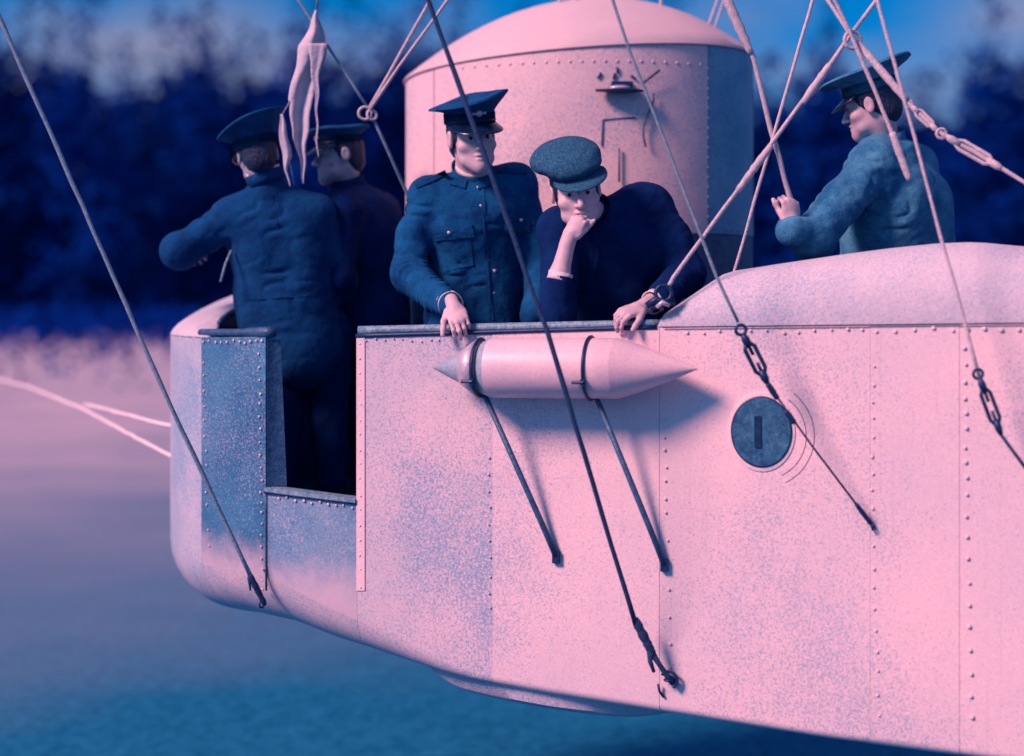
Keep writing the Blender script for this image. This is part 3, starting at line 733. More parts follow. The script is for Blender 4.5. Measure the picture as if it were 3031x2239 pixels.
def frame(fwd, up=(0, 0, 1)):
    f = Vector(fwd).normalized(); u = Vector(up); u = (u - f * u.dot(f)).normalized(); x = f.cross(u)
    return Matrix((x, f, u)).transposed()      # columns: right, forward, up
class Pose:
    def __init__(s, o, M): s.o = Vector(o); s.M = M
    def __call__(s, x, y, z): return s.o + s.M @ Vector((x, y, z))
    def A(s): return [[s.M[i][j] for j in range(3)] for i in range(3)]

def head_sdf(fd, H, k=1.0, neck=None):
    A_ = H.A(); e = lambda c, r, kk=.015, sub=False: fd.ell(H(*[q * k for q in c]), [q * k for q in r], A_, kk, sub)
    cp = lambda a, b, ra, rb, kk=.012, sub=False: fd.cap(H(*[q * k for q in a]), H(*[q * k for q in b]), ra * k, rb * k, kk, sub)
    e((0, -.012, .03), (.076, .095, .088)); e((0, .03, -.04), (.060, .064, .078), .025)
    cp((-.04, .045, -.078), (0, .074, -.1), .02, .022, .03); cp((.04, .045, -.078), (0, .074, -.1), .02, .022, .03)
    e((-.044, .056, -.028), (.026, .024, .022), .02); e((.044, .056, -.028), (.026, .024, .022), .02)
    cp((-.044, .076, .022), (.044, .076, .022), .0135, .0135, .014)
    e((-.031, .100, .001), (.021, .021, .0135), .006, True); e((.031, .100, .001), (.021, .021, .0135), .006, True)
    e((-.031, .073, .0), (.0125, .0125, .0125), .003); e((.031, .073, .0), (.0125, .0125, .0125), .003)
    cp((0, .09, .012), (0, .116, -.034), .0075, .0115, .008); e((-.012, .1, -.037), (.0085, .012, .0075), .006); e((.012, .1, -.037), (.0085, .012, .0075), .006)
    e((0, .092, -.060), (.023, .013, .007), .006); e((0, .090, -.074), (.020, .013, .0075), .006); e((0, .108, -.0665), (.024, .012, .0026), .003, True)
    for sx in (-1, 1):
        e((sx * .079, -.008, -.004), (.009, .02, .033), .006); e((sx * .089, -.004, -.002), (.006, .011, .02), .004, True)
    a = H(0, -.022 * k, -.06 * k); fd.cap(a, neck if neck is not None else H(0, -.035, -.19), .056 * k, .062, .03)
def hair_part(parent, H, k=1.0, low=-.05, name='hair'):
    fd = Field(H.o - Vector((.16, .16, .16)), H.o + Vector((.16, .16, .16)), .005); A_ = H.A()
    fd.ell(H(0, -.016 * k, .03 * k), [.081 * k, .097 * k, .093 * k], A_, .01)
    fd.ell(H(0, -.055 * k, -.03 * k), [.066 * k, .055 * k, .06 * k], A_, .02)
    fd.ell(H(0, .12 * k, -.03 * k), [.12 * k, .105 * k, .115 * k], A_, .012, True)
    fd.folds(.0012, 160, 3); return fd.mesh(name, 'hair', parent)
def eyes(parent, H, k=1.0):
    for sx in (-1, 1):
        mb = MB(); c = H(sx * .031 * k, .0790 * k, .0)
        mb.lathe(c, H.M @ Vector((0, 1, 0)), [(.0085, .0), (.0078, .005), (.004, .0078)], 10); mb.build('eye', 'eye', parent)
        a = [H((sx * .031 + q) * k, (.0905 - abs(q) * .25) * k, (.0225 + .003 * (1 - (q / .02) ** 2)) * k) for q in (-.021, -.01, 0, .01, .021)]
        mb = MB(); mb.tube(a, [.0015, .003, .0035, .003, .0015], 6); mb.build('eyebrow', 'hair', parent)
def hand_sdf(fd, wrist, d, n, side=1, curl=(25, 35, 25), k=1.0, thumb=(.7, .7, -.1), spread=.0, tk_=1.0):
    d = Vector(d).normalized(); n = Vector(n); n = (n - d * n.dot(d)).normalized(); s = d.cross(n) * side; w_ = Vector(wrist)
    M = [[s[i], d[i], n[i]] for i in range(3)]
    fd.ell(w_ + d * .05 * k, [.040 * k, .052 * k, .0165 * k], M, .012); fd.cap(w_ - d * .03 * k, w_ + d * .02 * k, .026 * k, .026 * k, .015)
    for i, (o_, ln, rr) in enumerate(((.030, .072, .0088), (.0105, .080, .0092), (-.010, .075, .0088), (-.029, .058, .0078))):
        p = w_ + d * (.092 - .006 * abs(i - 1)) * k + s * o_ * k; a = 0.0; pts = [w_ + d * .06 * k + s * o_ * .9 * k, p]; rs = [rr * k * 1.1, rr * k]
        for j, fr_ in enumerate((.45, .31, .24)):
            a += R(curl[j] + 4 * (i - 1.5)); dv = d * math.cos(a) - n * math.sin(a) + s * (o_ * spread * 8)
            p = p + dv.normalized() * ln * fr_ * k; pts.append(p); rs.append(rr * k * (1 - .09 * (j + 1)))
        fd.chain(pts, rs, .0035)
    tv = (d * thumb[0] + s * thumb[1] + n * thumb[2]).normalized(); p = w_ + d * .022 * k + s * .028 * k
    p2 = p + tv * .042 * k * tk_; tv2 = (tv + d * .55 - n * .3).normalized(); p3 = p2 + tv2 * .032 * k; p4 = p3 + tv2 * .022 * k
    fd.chain([p, p2, p3, p4], [.0145 * k, .0115 * k, .0105 * k, .0085 * k], .006)
    return fd
def peaked_cap(parent, H, k=1.0, crown=.135, hgt=.098, tiltx=0.0, tilty=0.0, cloth='cap_cloth', badge=True, visor=True, crease=None, ztop=.0):
    """stiff round-topped service cap; local z = head up"""
    n = 40; prof = [(.090, .024, 0), (.0915, .028, 0), (.0925, .062, 0), (.094, .066, .05), (.104, .074, .3), (crown * .93, hgt * .94, .85), (crown, hgt, 1), (crown * .985, hgt + .007, 1), (crown * .7, hgt + .013, 1), (crown * .3, hgt + .015, 1), (.002, hgt + .015, 1)]
    P = []
    for (r, z, g) in prof:
        row = []
        for j in range(n + 1):
            t = 2 * math.pi * j / n; x, y = r * .92 * math.cos(t), r * 1.08 * math.sin(t) - .008
            zz = z + g * (x * tiltx + y * tilty) + ztop + g * .004 * math.sin(3 * t + 1); row.append(H(x * k, y * k, zz * k))
        P.append(row)
    mb = MB(); mb.grid(P); cap = sharp(mb.build('cap', cloth, parent), 45)
    mb = MB(); mb.grid([[H(.0945 * .92 * math.cos(2 * math.pi * j / n) * k, (.0945 * 1.08 * math.sin(2 * math.pi * j / n) - .008) * k, (z + ztop) * k) for j in range(n + 1)] for z in (.027, .060)], lambda i, j: H.M @ Vector((0, 0, .0005))); mb.build('cap_band', cloth, cap)
    if visor:
        P = []
        for i in range(17):
            ph = R(-68 + 136 * i / 16); row = []
            for j in range(6):
                q = j / 5; ext = .058 * q * max(0, math.cos(ph * 1.25)) ** .7; r = .092 + ext
                row.append(H(r * .92 * math.sin(ph) * k, (r * 1.06 * math.cos(ph) - .008) * k, (.028 + ztop - .55 * ext - .006 * q) * k))
            P.append(row)
        mb = MB(); mb.grid(P, lambda i, j: H.M @ Vector((0, 0, -.003))); mb.build('visor', 'leather', cap)
    if badge:
        c = H(0, .096 * k, (.058 + ztop) * k); f = H.M @ Vector((0, 1, .12)); x = H.M @ Vector((1, 0, 0))
        mb = MB(); mb.lathe(c, f, [(.014, 0), (.015, .003), (.008, .006)], 10); mb.box(c + x * .018, x, f, f.cross(x), .012, .003, .006); mb.box(c - x * .018, x, f, f.cross(x), .012, .003, .006); mb.build('cap_badge', 'brass', cap)
        mb = MB(); mb.tube([H(.086 * math.sin(a_) * k, (.1 * math.cos(a_) - .006) * k, (.033 + ztop) * k) for a_ in np.linspace(-1.2, 1.2, 15)], .0032, 6); mb.build('chin_strap', 'leather', cap)
    return cap
def patch(parent, fd, quad, name, material, nu=8, nv=6, off=.006, th=.006, y0=5.9):
    """cloth piece laid on a garment: quad of 4 pixel corners"""
    P = []
    for i in range(nu + 1):
        row = []
        for j in range(nv + 1):
            a, b = i / nu, j / nv
            u = (quad[0][0] * (1 - a) + quad[1][0] * a) * (1 - b) + (quad[3][0] * (1 - a) + quad[2][0] * a) * b
            v = (quad[0][1] * (1 - a) + quad[1][1] * a) * (1 - b) + (quad[3][1] * (1 - a) + quad[2][1] * a) * b
            p = fd.hit(u, v, y0); row.append(p + Vector((0, -off, 0)))
        P.append(row)
    mb = MB(); mb.grid(P, lambda i, j: Vector((0, th + .012, 0))); return sharp(mb.build(name, material, parent), 50)
def knob(parent, p, r, name='button', material='brass'):
    mb = MB(); mb.lathe(p + Vector((0, .003, 0)), (0, -1, .1), [(r, 0), (r, .004), (r * .6, .007)], 9); return mb.build(name, material, parent)
def legs(parent, hip, spread, face, material='trouser', foot=None, res=.012, z_floor=None):
    """trousers and boots straight down to the floor"""
    zf = FLOOR + .002 if z_floor is None else z_floor
    f = Vector(face); f.z = 0; f.normalize(); s = f.cross(EZ)
    fd = Field((hip.x - .42, hip.y - .36, zf), (hip.x + .42, hip.y + .36, hip.z + .2), res)
    for sx in (-1, 1):
        h = hip + s * spread * sx; kn = Vector((h.x, h.y, (h.z + zf) / 2 + .02)) + f * .03 + s * .01 * sx; an = Vector((h.x, h.y, zf + .13)) + s * .02 * sx - f * .02
        fd.chain([h, kn, an], [.105, .078, .062], .03)
    fd.ell(hip + EZ * .03, [.155, .115, .12], None, .05); fd.folds(.003, 26, 5, .6); fd.mesh('trousers', material, parent)
    for sx in (-1, 1):
        an = Vector((hip.x, hip.y, 0)) + s * (spread + .02) * sx - f * .03
        fb = Field((an.x - .22, an.y - .3, zf - .002), (an.x + .22, an.y + .3, zf + .2), .008)
        fb.cap(Vector((an.x, an.y, zf + .13)), Vector((an.x, an.y, zf + .05)), .052, .05, .03); fb.cap(Vector((an.x, an.y, zf + .045)), Vector((an.x, an.y, zf + .038)) + f * .16, .046, .038, .03); fb.mesh('boot', 'leather', parent)
def collar(parent, c, axis, r, h, material, name='collar', ys=1.05):
    mb = MB(); n = 28; a = Vector(axis).normalized(); x = a.orthogonal().normalized(); y = a.cross(x); P = []
    for q, rr in ((0, r * 1.06), (.5, r), (1, r * 1.03)):
        P.append([Vector(c) + a * h * q + (x * math.cos(2 * math.pi * j / n) + y * math.sin(2 * math.pi * j / n) * ys) * rr for j in range(n + 1)])
    mb.grid(P, lambda i, j: (Vector(c) - P[i][j]).normalized() * .006); return mb.build(name, material, parent)
def bbox(pts, m):
    a = np.array([[p[0], p[1], p[2]] for p in pts]); return Vector(a.min(0) - m), Vector(a.max(0) + m)
def wrinkle(fd, a, b, amp, fr):
    '''rings of creases across a sleeve from a to b'''
    a, b = npv(a), npv(b); X, Y, Z = np.meshgrid(*fd.ax, indexing='ij', sparse=True); d = b - a; l = float(np.linalg.norm(d)); d = d / l
    t = (X - a[0]) * d[0] + (Y - a[1]) * d[1] + (Z - a[2]) * d[2]
    r2 = (X - a[0] - t * d[0]) ** 2 + (Y - a[1] - t * d[1]) ** 2 + (Z - a[2] - t * d[2]) ** 2
    m = np.exp(-((t - l * .4) / (l * .6)) ** 2) * np.exp(-r2 / .012)
    w_ = np.sin(.5 * (fr * t + 22 * X + 3 * np.sin(30 * Z + 8 * X) + 2 * np.sin(27 * Y))); fade = .5 + .5 * np.sin(41 * X + 33 * Y - 29 * Z)
    fd.d += (1.75 * amp * m * fade * (1 - 2.1 * np.abs(w_) ** .7)).astype(np.float32)
def traps(fd, nk, a, b, r=.062):
    for q in (a, b): fd.cap(nk + Vector((0, 0, -.03)), q + Vector((0, 0, .015)), r, r * 1.1, .045)
PG = 'men standing in the gondola'

# ---------------------------------------------------------------- man with the service cap, hand on the rail
def officer():
    Y = 6.58; base = Vector((W(1035, 700, Y).x, Y, FLOOR))
    t = empty('person', base, 'man in peaked cap and buttoned tunic with chest pockets, hand on the rail', 'person', PG)
    H = Pose(W(1030, 300, 6.50), frame((.33, -.92, -.10), (-.10, -.05, 1))); nk = W(1030, 395, 6.60)
    shR, shL = W(936, 434, 6.58), W(1126, 404, 6.66); elR, wrR = W(893, 598, 6.50), W(985, 662, 6.20)
    elL, wrL = W(1185, 600, 6.62), W(1165, 690, 6.38)
    lo_, hi_ = bbox([H.o, shR, shL, elR, wrR, elL, wrL, W(1035, 760, 6.6)], .17); fd = Field(lo_, hi_, .0045)
    head_sdf(fd, H, 1.12, nk); fd.cap(nk, W(1035, 660, 6.66), .055, .06, .03); fd.cap(shR, shL, .04, .04, .03)
    fd.chain([shR, elR, wrR], [.05, .04, .026]); fd.chain([shL, elL, wrL], [.05, .04, .026])
    wr = W(990, 668, 6.15); hand_sdf(fd, wr, W(1008, 715, 6.055) - wr, (-.1, -.75, .65), 1, (30, 55, 30), 1.02, (.75, .55, -.3), .12)
    fd.mesh('body', 'skin', t)
    # tunic
    lo_, hi_ = bbox([nk, shR, shL, elR, wrR, elL, wrL, W(1035, 760, 6.6)], .17); fd = Field(lo_, hi_, .006)
    fd.cap(shR, shL, .078, .078, .05); traps(fd, nk, shR, shL); fd.cap(W(1000, 470, 6.62), W(1005, 740, 6.64), .125, .13, .05); fd.cap(W(1072, 470, 6.63), W(1072, 740, 6.65), .125, .13, .05); fd.ell(W(1035, 480, 6.60), [.19, .13, .16], None, .06)
    fd.ell(W(1037, 745, 6.64), [.2, .145, .12], None, .05); fd.cap(W(1032, 405, 6.6), W(1032, 430, 6.61), .075, .1, .03)
    fd.chain([shR, W(905, 515, 6.56), elR, W(955, 650, 6.30), W(978, 664, 6.21)], [.072, .064, .066, .052, .048], .03)
    fd.chain([shL, elL, wrL], [.078, .066, .05], .03); fd.ell(W(893, 602, 6.47), [.07, .07, .06], None, .03)
    wrinkle(fd, elR, W(975, 664, 6.22), .0065, 170); wrinkle(fd, shR, elR, .004, 70); wrinkle(fd, W(1000, 560, 6.5), W(1010, 720, 6.5), .0045, 60); wrinkle(fd, W(1110, 400, 6.55), W(1060, 520, 6.5), .004, 60); fd.folds(.0022, 19, 12, .9); tu = fd.mesh('tunic', 'tunic_khaki', t)
    q = patch(t, fd, ((945, 512), (1030, 490), (1036, 518), (950, 528)), 'pocket_flap', 'tunic_khaki', off=.012); q = patch(t, fd, ((962, 528), (1028, 520), (1034, 580), (975, 592)), 'pocket', 'tunic_khaki', off=.006)
    patch(t, fd, ((1100, 490), (1158, 486), (1158, 508), (1102, 512)), 'pocket_flap', 'tunic_khaki', off=.011)
    patch(t, fd, ((1048, 400), (1056, 400), (1078, 700), (1068, 700)), 'button_placket', 'tunic_khaki', 4, 14, off=.005)
    patch(t, fd, ((988, 380), (1020, 392), (1016, 412), (980, 402)), 'collar_flap', 'tunic_khaki', off=.010); patch(t, fd, ((1040, 394), (1070, 380), (1078, 402), (1044, 414)), 'collar_flap', 'tunic_khaki', off=.010)
    for (u, v) in ((1045, 410), (1050, 450), (1060, 520), (1066, 568), (1080, 592), (1078, 640)): knob(t, fd.hit(u, v, 5.9), .0085)
    knob(t, fd.hit(981, 509, 5.9) - Vector((0, .012, 0)), .0085); knob(t, fd.hit(1138, 482, 5.9) - Vector((0, .012, 0)), .0085)
    patch(t, fd, ((905, 402), (972, 372), (976, 382), (910, 412)), 'shoulder_strap', 'tunic_navy', off=.010); patch(t, fd, ((1088, 366), (1150, 370), (1150, 381), (1088, 377)), 'shoulder_strap', 'tunic_navy', off=.010)
    ax = (H.o - nk).normalized(); collar(t, nk + ax * .012, ax + Vector((.05, -.12, 0)), .079, .055, 'tunic_khaki'); collar(t, nk + ax * .045 + Vector((.004, -.004, 0)), ax + Vector((.08, -.2, 0)), .067, .030, 'linen', 'shirt_collar')
    dv = (wr - W(955, 650, 6.30)).normalized(); collar(t, W(980, 664, 6.215), dv, .049, .022, 'linen', 'shirt_cuff')
    peaked_cap(t, H, 1.16, .148, .100, -.20, .0, ztop=.022); hair_part(t, H, 1.12); eyes(t, H, 1.12)
    legs(t, Vector((base.x, 6.68, 2.50)), .1, (0.2, -1, 0))
officer()

# ---------------------------------------------------------------- man in the tweed cap, chin on fist
def leaner():
    base = Vector((W(1330, 700, 6.5).x, 6.62, FLOOR))
    t = empty('person', base, 'man in tweed flat cap and dark coat leaning on the rail, chin on fist', 'person', PG)
    H = Pose(W(1257, 416, 6.19), frame((.08, -.97, -.20), (-.15, 0, 1))); nk = W(1300, 478, 6.32)
    shR, shL = W(1222, 505, 6.30), W(1415, 462, 6.42); elR, wrR = W(1218, 690, 6.12), W(1244, 512, 6.085)
    elL, wrL = W(1500, 600, 6.30), W(1408, 668, 5.98)
    lo_, hi_ = bbox([H.o, shR, shL, elR, wrR, elL, wrL, W(1330, 700, 6.6)], .16); fd = Field(lo_, hi_, .0045)
    head_sdf(fd, H, 1.12, nk); fd.chain([shR, elR, W(1222, 600, 6.075), wrR], [.05, .042, .036, .026]); fd.chain([shL, elL, wrL], [.05, .04, .027])
    fd.cap(nk, W(1340, 640, 6.5), .055, .06, .03); fd.cap(shR, shL, .04, .04, .03)
    hand_sdf(fd, W(1245, 520, 6.075), W(1262, 485, 6.065) - W(1245, 520, 6.075), (-.25, -.9, .3), 1, (75, 90, 60), .88, (.85, .25, -.35))
    wl = W(1402, 672, 5.97); hand_sdf(fd, wl, W(1345, 690, 5.90) - wl, (-.15, -.55, .85), -1, (32, 50, 35), 1.0, (.75, .5, -.3), .05)
    fd.mesh('body', 'skin', t)
    lo_, hi_ = bbox([nk, shR, shL, elR, elL, wrL, W(1330, 760, 6.6)], .17); fd = Field(lo_, hi_, .006)
    traps(fd, nk, shR, shL, .07); fd.cap(W(1270, 560, 6.38), W(1290, 720, 6.48), .125, .14, .05); fd.cap(W(1385, 540, 6.42), W(1390, 720, 6.5), .13, .14, .05); fd.cap(shR, shL, .075, .085, .05); fd.ell(W(1400, 450, 6.48), [.12, .12, .085], None, .05); fd.ell(W(1325, 560, 6.42), [.19, .13, .2], None, .06); fd.ell(W(1335, 680, 6.5), [.19, .15, .17], None, .05); fd.cap(W(1330, 640, 6.5), W(1335, 740, 6.6), .17, .17, .05)
    fd.chain([shR, elR, W(1222, 612, 6.075)], [.075, .064, .046], .03); fd.chain([shL, W(1465, 530, 6.37), elL, W(1436, 655, 6.05)], [.092, .08, .07, .047], .03)
    wrinkle(fd, elL, W(1436, 655, 6.05), .005, 150); wrinkle(fd, shL, elL, .004, 80); fd.folds(.0022, 19, 21, .9); fd.mesh('coat', 'coat_dark', t)
    patch(t, fd, ((1215, 520), (1250, 500), (1275, 620), (1262, 640)), 'lapel', 'coat_dark', off=.008)
    patch(t, fd, ((1300, 480), (1320, 490), (1290, 640), (1276, 640)), 'lapel', 'coat_dark', off=.008)
    c1 = W(1221, 606, 6.075); collar(t, c1 - EZ * .012, (W(1232, 560, 6.08) - c1), .044, .03, 'linen', 'shirt_cuff')
    c2_ = W(1432, 657, 6.04); collar(t, c2_, (wl - c2_), .042, .03, 'linen', 'shirt_cuff')
    axl = (H.o - nk).normalized(); collar(t, nk - axl * .02, axl, .082, .075, 'coat_dark')
    # tweed flat cap
    C_ = Pose(H(0, -.008, .104), frame(H.M @ Vector((-.16, 1, -.14)), H.M @ Vector((.16, .0, 1))))
    fc = Field(C_.o - Vector((.22, .22, .16)), C_.o + Vector((.22, .22, .16)), .0055); A_ = C_.A()
    fc.ell(C_(.012, -.022, .022), [.128, .135, .050], A_, .03); fc.ell(C_(.03, -.05, .03), [.105, .10, .048], A_, .04); fc.ell(C_(0, .06, -.004), [.095, .075, .03], A_, .04)
    fc.ell(C_(0, 0, -.03), [.096, .112, .036], A_, .02); fc.ell(C_(0, 0, -.09), [.088, .105, .055], A_, .006, True); fc.folds(.0014, 30, 8); cp_ = fc.mesh('flat_cap', 'tweed', t)
    P = []
    for i in range(17):
        ph = R(-62 + 124 * i / 16); row = []
        for j in range(6):
            q = j / 5; ext = .072 * q * max(0, math.cos(ph * 1.3)) ** .7; r = .103 + ext
            row.append(C_(r * .93 * math.sin(ph), r * 1.05 * math.cos(ph) - .006, -.026 - .42 * ext))
        P.append(row)
    mb = MB(); mb.grid(P, lambda i, j: C_.M @ Vector((0, 0, -.0045))); mb.build('visor', 'tweed', cp_)
    knob(cp_, C_(.01, -.02, .074), .012, 'cap_button', 'tweed')
    hair_part(t, H, 1.12); eyes(t, H, 1.12); legs(t, Vector((base.x, 6.66, 2.46)), .1, (0, -1, 0))
leaner()

# ---------------------------------------------------------------- man with his back turned in the doorway
def back_man():
    Y = 6.95; base = Vector((W(650, 700, Y).x, Y, FLOOR))
    t = empty('person', base, 'man in cap and dark tunic with his back turned, standing in the doorway', 'person', PG)
    H = Pose(W(562, 338, 6.93), frame((-.25, .95, -.10), (-.16, .05, 1))); nk = W(586, 408, 6.94)
    shL, shR = W(508, 478, 6.95), W(690, 470, 6.98); elL, wrL = W(396, 548, 6.88), W(400, 565, 7.12); elR, wrR = W(745, 610, 7.02), W(728, 690, 7.2)
    lo_, hi_ = bbox([H.o, shR, shL, elL, wrL, elR, wrR, W(640, 760, 7)], .17); fd = Field(lo_, hi_, .005)
    head_sdf(fd, H, 1.0, nk); fd.cap(nk, W(640, 680, 7.02), .055, .06, .03); fd.cap(shL, shR, .04, .04, .03)
    fd.chain([shL, elL, wrL], [.05, .04, .03]); fd.chain([shR, elR, wrR], [.05, .04, .03])
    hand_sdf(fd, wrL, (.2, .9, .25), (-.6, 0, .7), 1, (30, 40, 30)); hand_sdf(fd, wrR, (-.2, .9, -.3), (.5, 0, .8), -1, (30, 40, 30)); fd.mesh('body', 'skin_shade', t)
    lo_, hi_ = bbox([nk, shR, shL, elL, wrL, elR, wrR, W(650, 830, 7)], .17); fd = Field(lo_, hi_, .006)
    traps(fd, nk, shL, shR, .066); fd.cap(W(570, 500, 6.98), W(590, 740, 7.0), .13, .13, .05); fd.cap(W(660, 500, 6.98), W(670, 760, 7.0), .13, .13, .05); fd.cap(shL, shR, .075, .07, .05); fd.ell(W(605, 520, 6.98), [.205, .125, .2], None, .05); fd.ell(W(625, 650, 7.0), [.20, .13, .16], None, .06); fd.cap(W(630, 680, 7), W(655, 768, 7.0), .165, .165, .05); fd.ell(W(690, 742, 7.0), [.12, .13, .12], None, .05)
    fd.chain([nk + EZ * -.02, W(592, 440, 6.96)], [.075, .1], .03)
    fd.chain([shL, W(448, 515, 6.93), elL, wrL], [.076, .068, .070, .048], .03); fd.ell(elL + Vector((-.01, -.01, .0)), [.078, .074, .075], None, .02); fd.chain([shR, elR, wrR], [.076, .066, .05], .03)
    wrinkle(fd, shL, elL, .005, 80); wrinkle(fd, W(600, 560, 6.88), W(630, 720, 6.88), .005, 55); wrinkle(fd, W(560, 440, 6.86), W(640, 540, 6.86), .004, 45); fd.folds(.0022, 19, 33, .9); fd.mesh('tunic', 'tunic_navy', t)
    patch(t, fd, ((512, 640), (716, 628), (718, 645), (512, 658)), 'belt', 'tunic_navy', 14, 3, off=.006, y0=6.5)
    patch(t, fd, ((596, 425), (599, 425), (622, 640), (619, 640)), 'back_seam', 'tunic_navy', 1, 24, off=.003, y0=6.5)
    ax = (H.o - nk).normalized(); collar(t, nk + ax * .015, ax, .078, .05, 'tunic_navy'); collar(t, nk + ax * .052, ax, .070, .024, 'linen', 'shirt_collar')
    mb = MB(); mb.tube([W(482, 615, 6.80), W(493, 575, 6.84), W(505, 548, 6.88)], .006, 6); mb.build('strap_tail', 'rope_mid', t)
    CH = Pose(H.o, frame((-.25, .95, -.10), (-.20, -.10, 1))); peaked_cap(t, CH, 1.10, .150, .118, .22, -.05, badge=False); hair_part(t, H)
    legs(t, Vector((W(668, 700, 7.0).x, 7.02, 2.42)), .085, (-.2, 1, 0))
back_man()

# ---------------------------------------------------------------- man in profile behind
def profile_man():
    Y = 7.25; base = Vector((W(800, 700, Y).x, Y + .03, FLOOR))
    t = empty('person', base, 'man in flat-topped cap seen in profile facing left, behind the man with his back turned', 'person', PG)
    H = Pose(W(741, 338, 7.22), frame((-.93, -.34, -.10), (-.02, 0, 1))); nk = W(760, 416, 7.26)
    shF, shB = W(752, 470, 7.06), W(830, 465, 7.38); elF, wrF = W(742, 610, 7.0), W(705, 660, 7.14); elB, wrB = W(850, 620, 7.4), W(810, 690, 7.28)
    lo_, hi_ = bbox([H.o, shF, shB, elF, wrF, elB, wrB], .17); fd = Field(lo_, hi_, .005)
    head_sdf(fd, H, 1.0, nk); fd.cap(nk, W(800, 680, 7.28), .055, .06, .03); fd.cap(shF, shB, .04, .04, .03); fd.chain([shF, elF, wrF], [.05, .04, .03]); fd.chain([shB, elB, wrB], [.05, .04, .03])
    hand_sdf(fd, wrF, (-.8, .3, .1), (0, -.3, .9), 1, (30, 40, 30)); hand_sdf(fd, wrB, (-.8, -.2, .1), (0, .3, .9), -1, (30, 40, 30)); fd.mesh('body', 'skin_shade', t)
    lo_, hi_ = bbox([nk, shF, shB, elF, wrF, elB, wrB, W(800, 780, 7.25)], .17); fd = Field(lo_, hi_, .009)
    traps(fd, nk, shF, shB, .066); fd.cap(W(800, 500, 7.26), W(810, 740, 7.27), .16, .17, .05); fd.cap(shF, shB, .075, .08, .05); fd.ell(W(800, 530, 7.26), [.15, .19, .22], None, .06); fd.ell(W(812, 690, 7.27), [.16, .17, .2], None, .06); fd.chain([shF, elF, wrF], [.075, .066, .05], .03); fd.chain([shB, elB, wrB], [.075, .066, .05], .03)
    fd.cap(nk + EZ * -.03, W(775, 450, 7.26), .08, .11, .03); fd.folds(.0022, 19, 41, .9); fd.mesh('tunic', 'coat_dark', t)
    ax = (H.o - nk).normalized(); collar(t, nk + ax * .01, ax, .078, .05, 'coat_dark')
    peaked_cap(t, H, 1.0, .128, .088, 0, .0, badge=True, ztop=.02); hair_part(t, H); eyes(t, H); legs(t, Vector((base.x + .02, 7.3, 2.45)), .09, (-1, -.3, 0))
profile_man()

# ---------------------------------------------------------------- man aft, arm stretched to the rope
def aft_man():
    Y = 6.45; base = Vector((W(1930, 560, Y).x, Y + .05, FLOOR))
    t = empty('person', base, 'man in wide-topped cap and rough teal coat aft of the cabin, grasping a rope', 'person', PG)
    H = Pose(W(1903, 228, 6.38), frame((-.80, .40, -.22), (-.18, -.05, 1))); nk = W(1925, 310, 6.42)
    shL, shR = W(1905, 368, 6.30), W(1995, 370, 6.60); elL, wrL = W(1775, 520, 6.12), W(1728, 492, 6.05); elR, wrR = W(2040, 530, 6.62), W(1960, 600, 6.55)
    lo_, hi_ = bbox([H.o, shL, shR, elL, wrL, elR, wrR, W(1724, 450, 6.05)], .17); fd = Field(lo_, hi_, .005)
    head_sdf(fd, H, 1.02, nk); fd.cap(nk, W(1955, 620, 6.5), .055, .06, .03); fd.cap(shL, shR, .04, .04, .03); fd.chain([shL, elL, wrL], [.05, .042, .03]); fd.chain([shR, elR, wrR], [.05, .04, .03])
    hand_sdf(fd, wrL, (-.05, -.05, 1), (.35, -.9, .1), -1, (68, 85, 55), .98, (.75, .15, -.6)); hand_sdf(fd, wrR, (-.8, .1, -.3), (0, 0, 1), 1, (30, 40, 30)); fd.mesh('body', 'skin', t)
    lo_, hi_ = bbox([nk, shL, shR, elL, wrL, elR, wrR, W(1950, 740, 6.5)], .18); fd = Field(lo_, hi_, .006)
    traps(fd, nk, shL, shR, .075); fd.cap(shL, shR, .082, .085, .05); fd.cap(W(1930, 450, 6.42), W(1940, 700, 6.48), .17, .18, .05); fd.cap(W(1990, 450, 6.5), W(1990, 700, 6.5), .16, .18, .05); fd.ell(W(1945, 450, 6.46), [.19, .19, .22], None, .06); fd.ell(W(1955, 620, 6.5), [.20, .18, .24], None, .06); fd.cap(W(1958, 620, 6.5), W(1958, 740, 6.5), .19, .19, .05); fd.cap(nk - EZ * .03, W(1935, 345, 6.42), .08, .12, .03)
    fd.chain([shL, W(1838, 440, 6.20), elL, wrL + EZ * -.02], [.085, .076, .075, .058], .03); fd.ell(elL + EZ * -.01, [.07, .07, .075], None, .03); fd.chain([shR, elR, wrR], [.085, .07, .05], .03)
    wrinkle(fd, shL, elL, .006, 70); wrinkle(fd, W(1930, 380, 6.28), W(1960, 560, 6.3), .006, 55); fd.folds(.0022, 19, 51, .9); fd.mesh('coat', 'coat_teal', t)
    ax = (H.o - nk).normalized(); collar(t, nk - ax * .02 + Vector((.01, 0, 0)), ax + Vector((.1, 0, 0)), .078, .06, 'coat_teal')
    peaked_cap(t, H, 1.04, .165, .096, -.02, -.10, ztop=.022, cloth='coat_teal', badge=False); hair_part(t, H, 1.02); eyes(t, H, 1.02); legs(t, Vector((base.x, 6.55, 2.46)), .1, (-1, .3, 0))
aft_man()

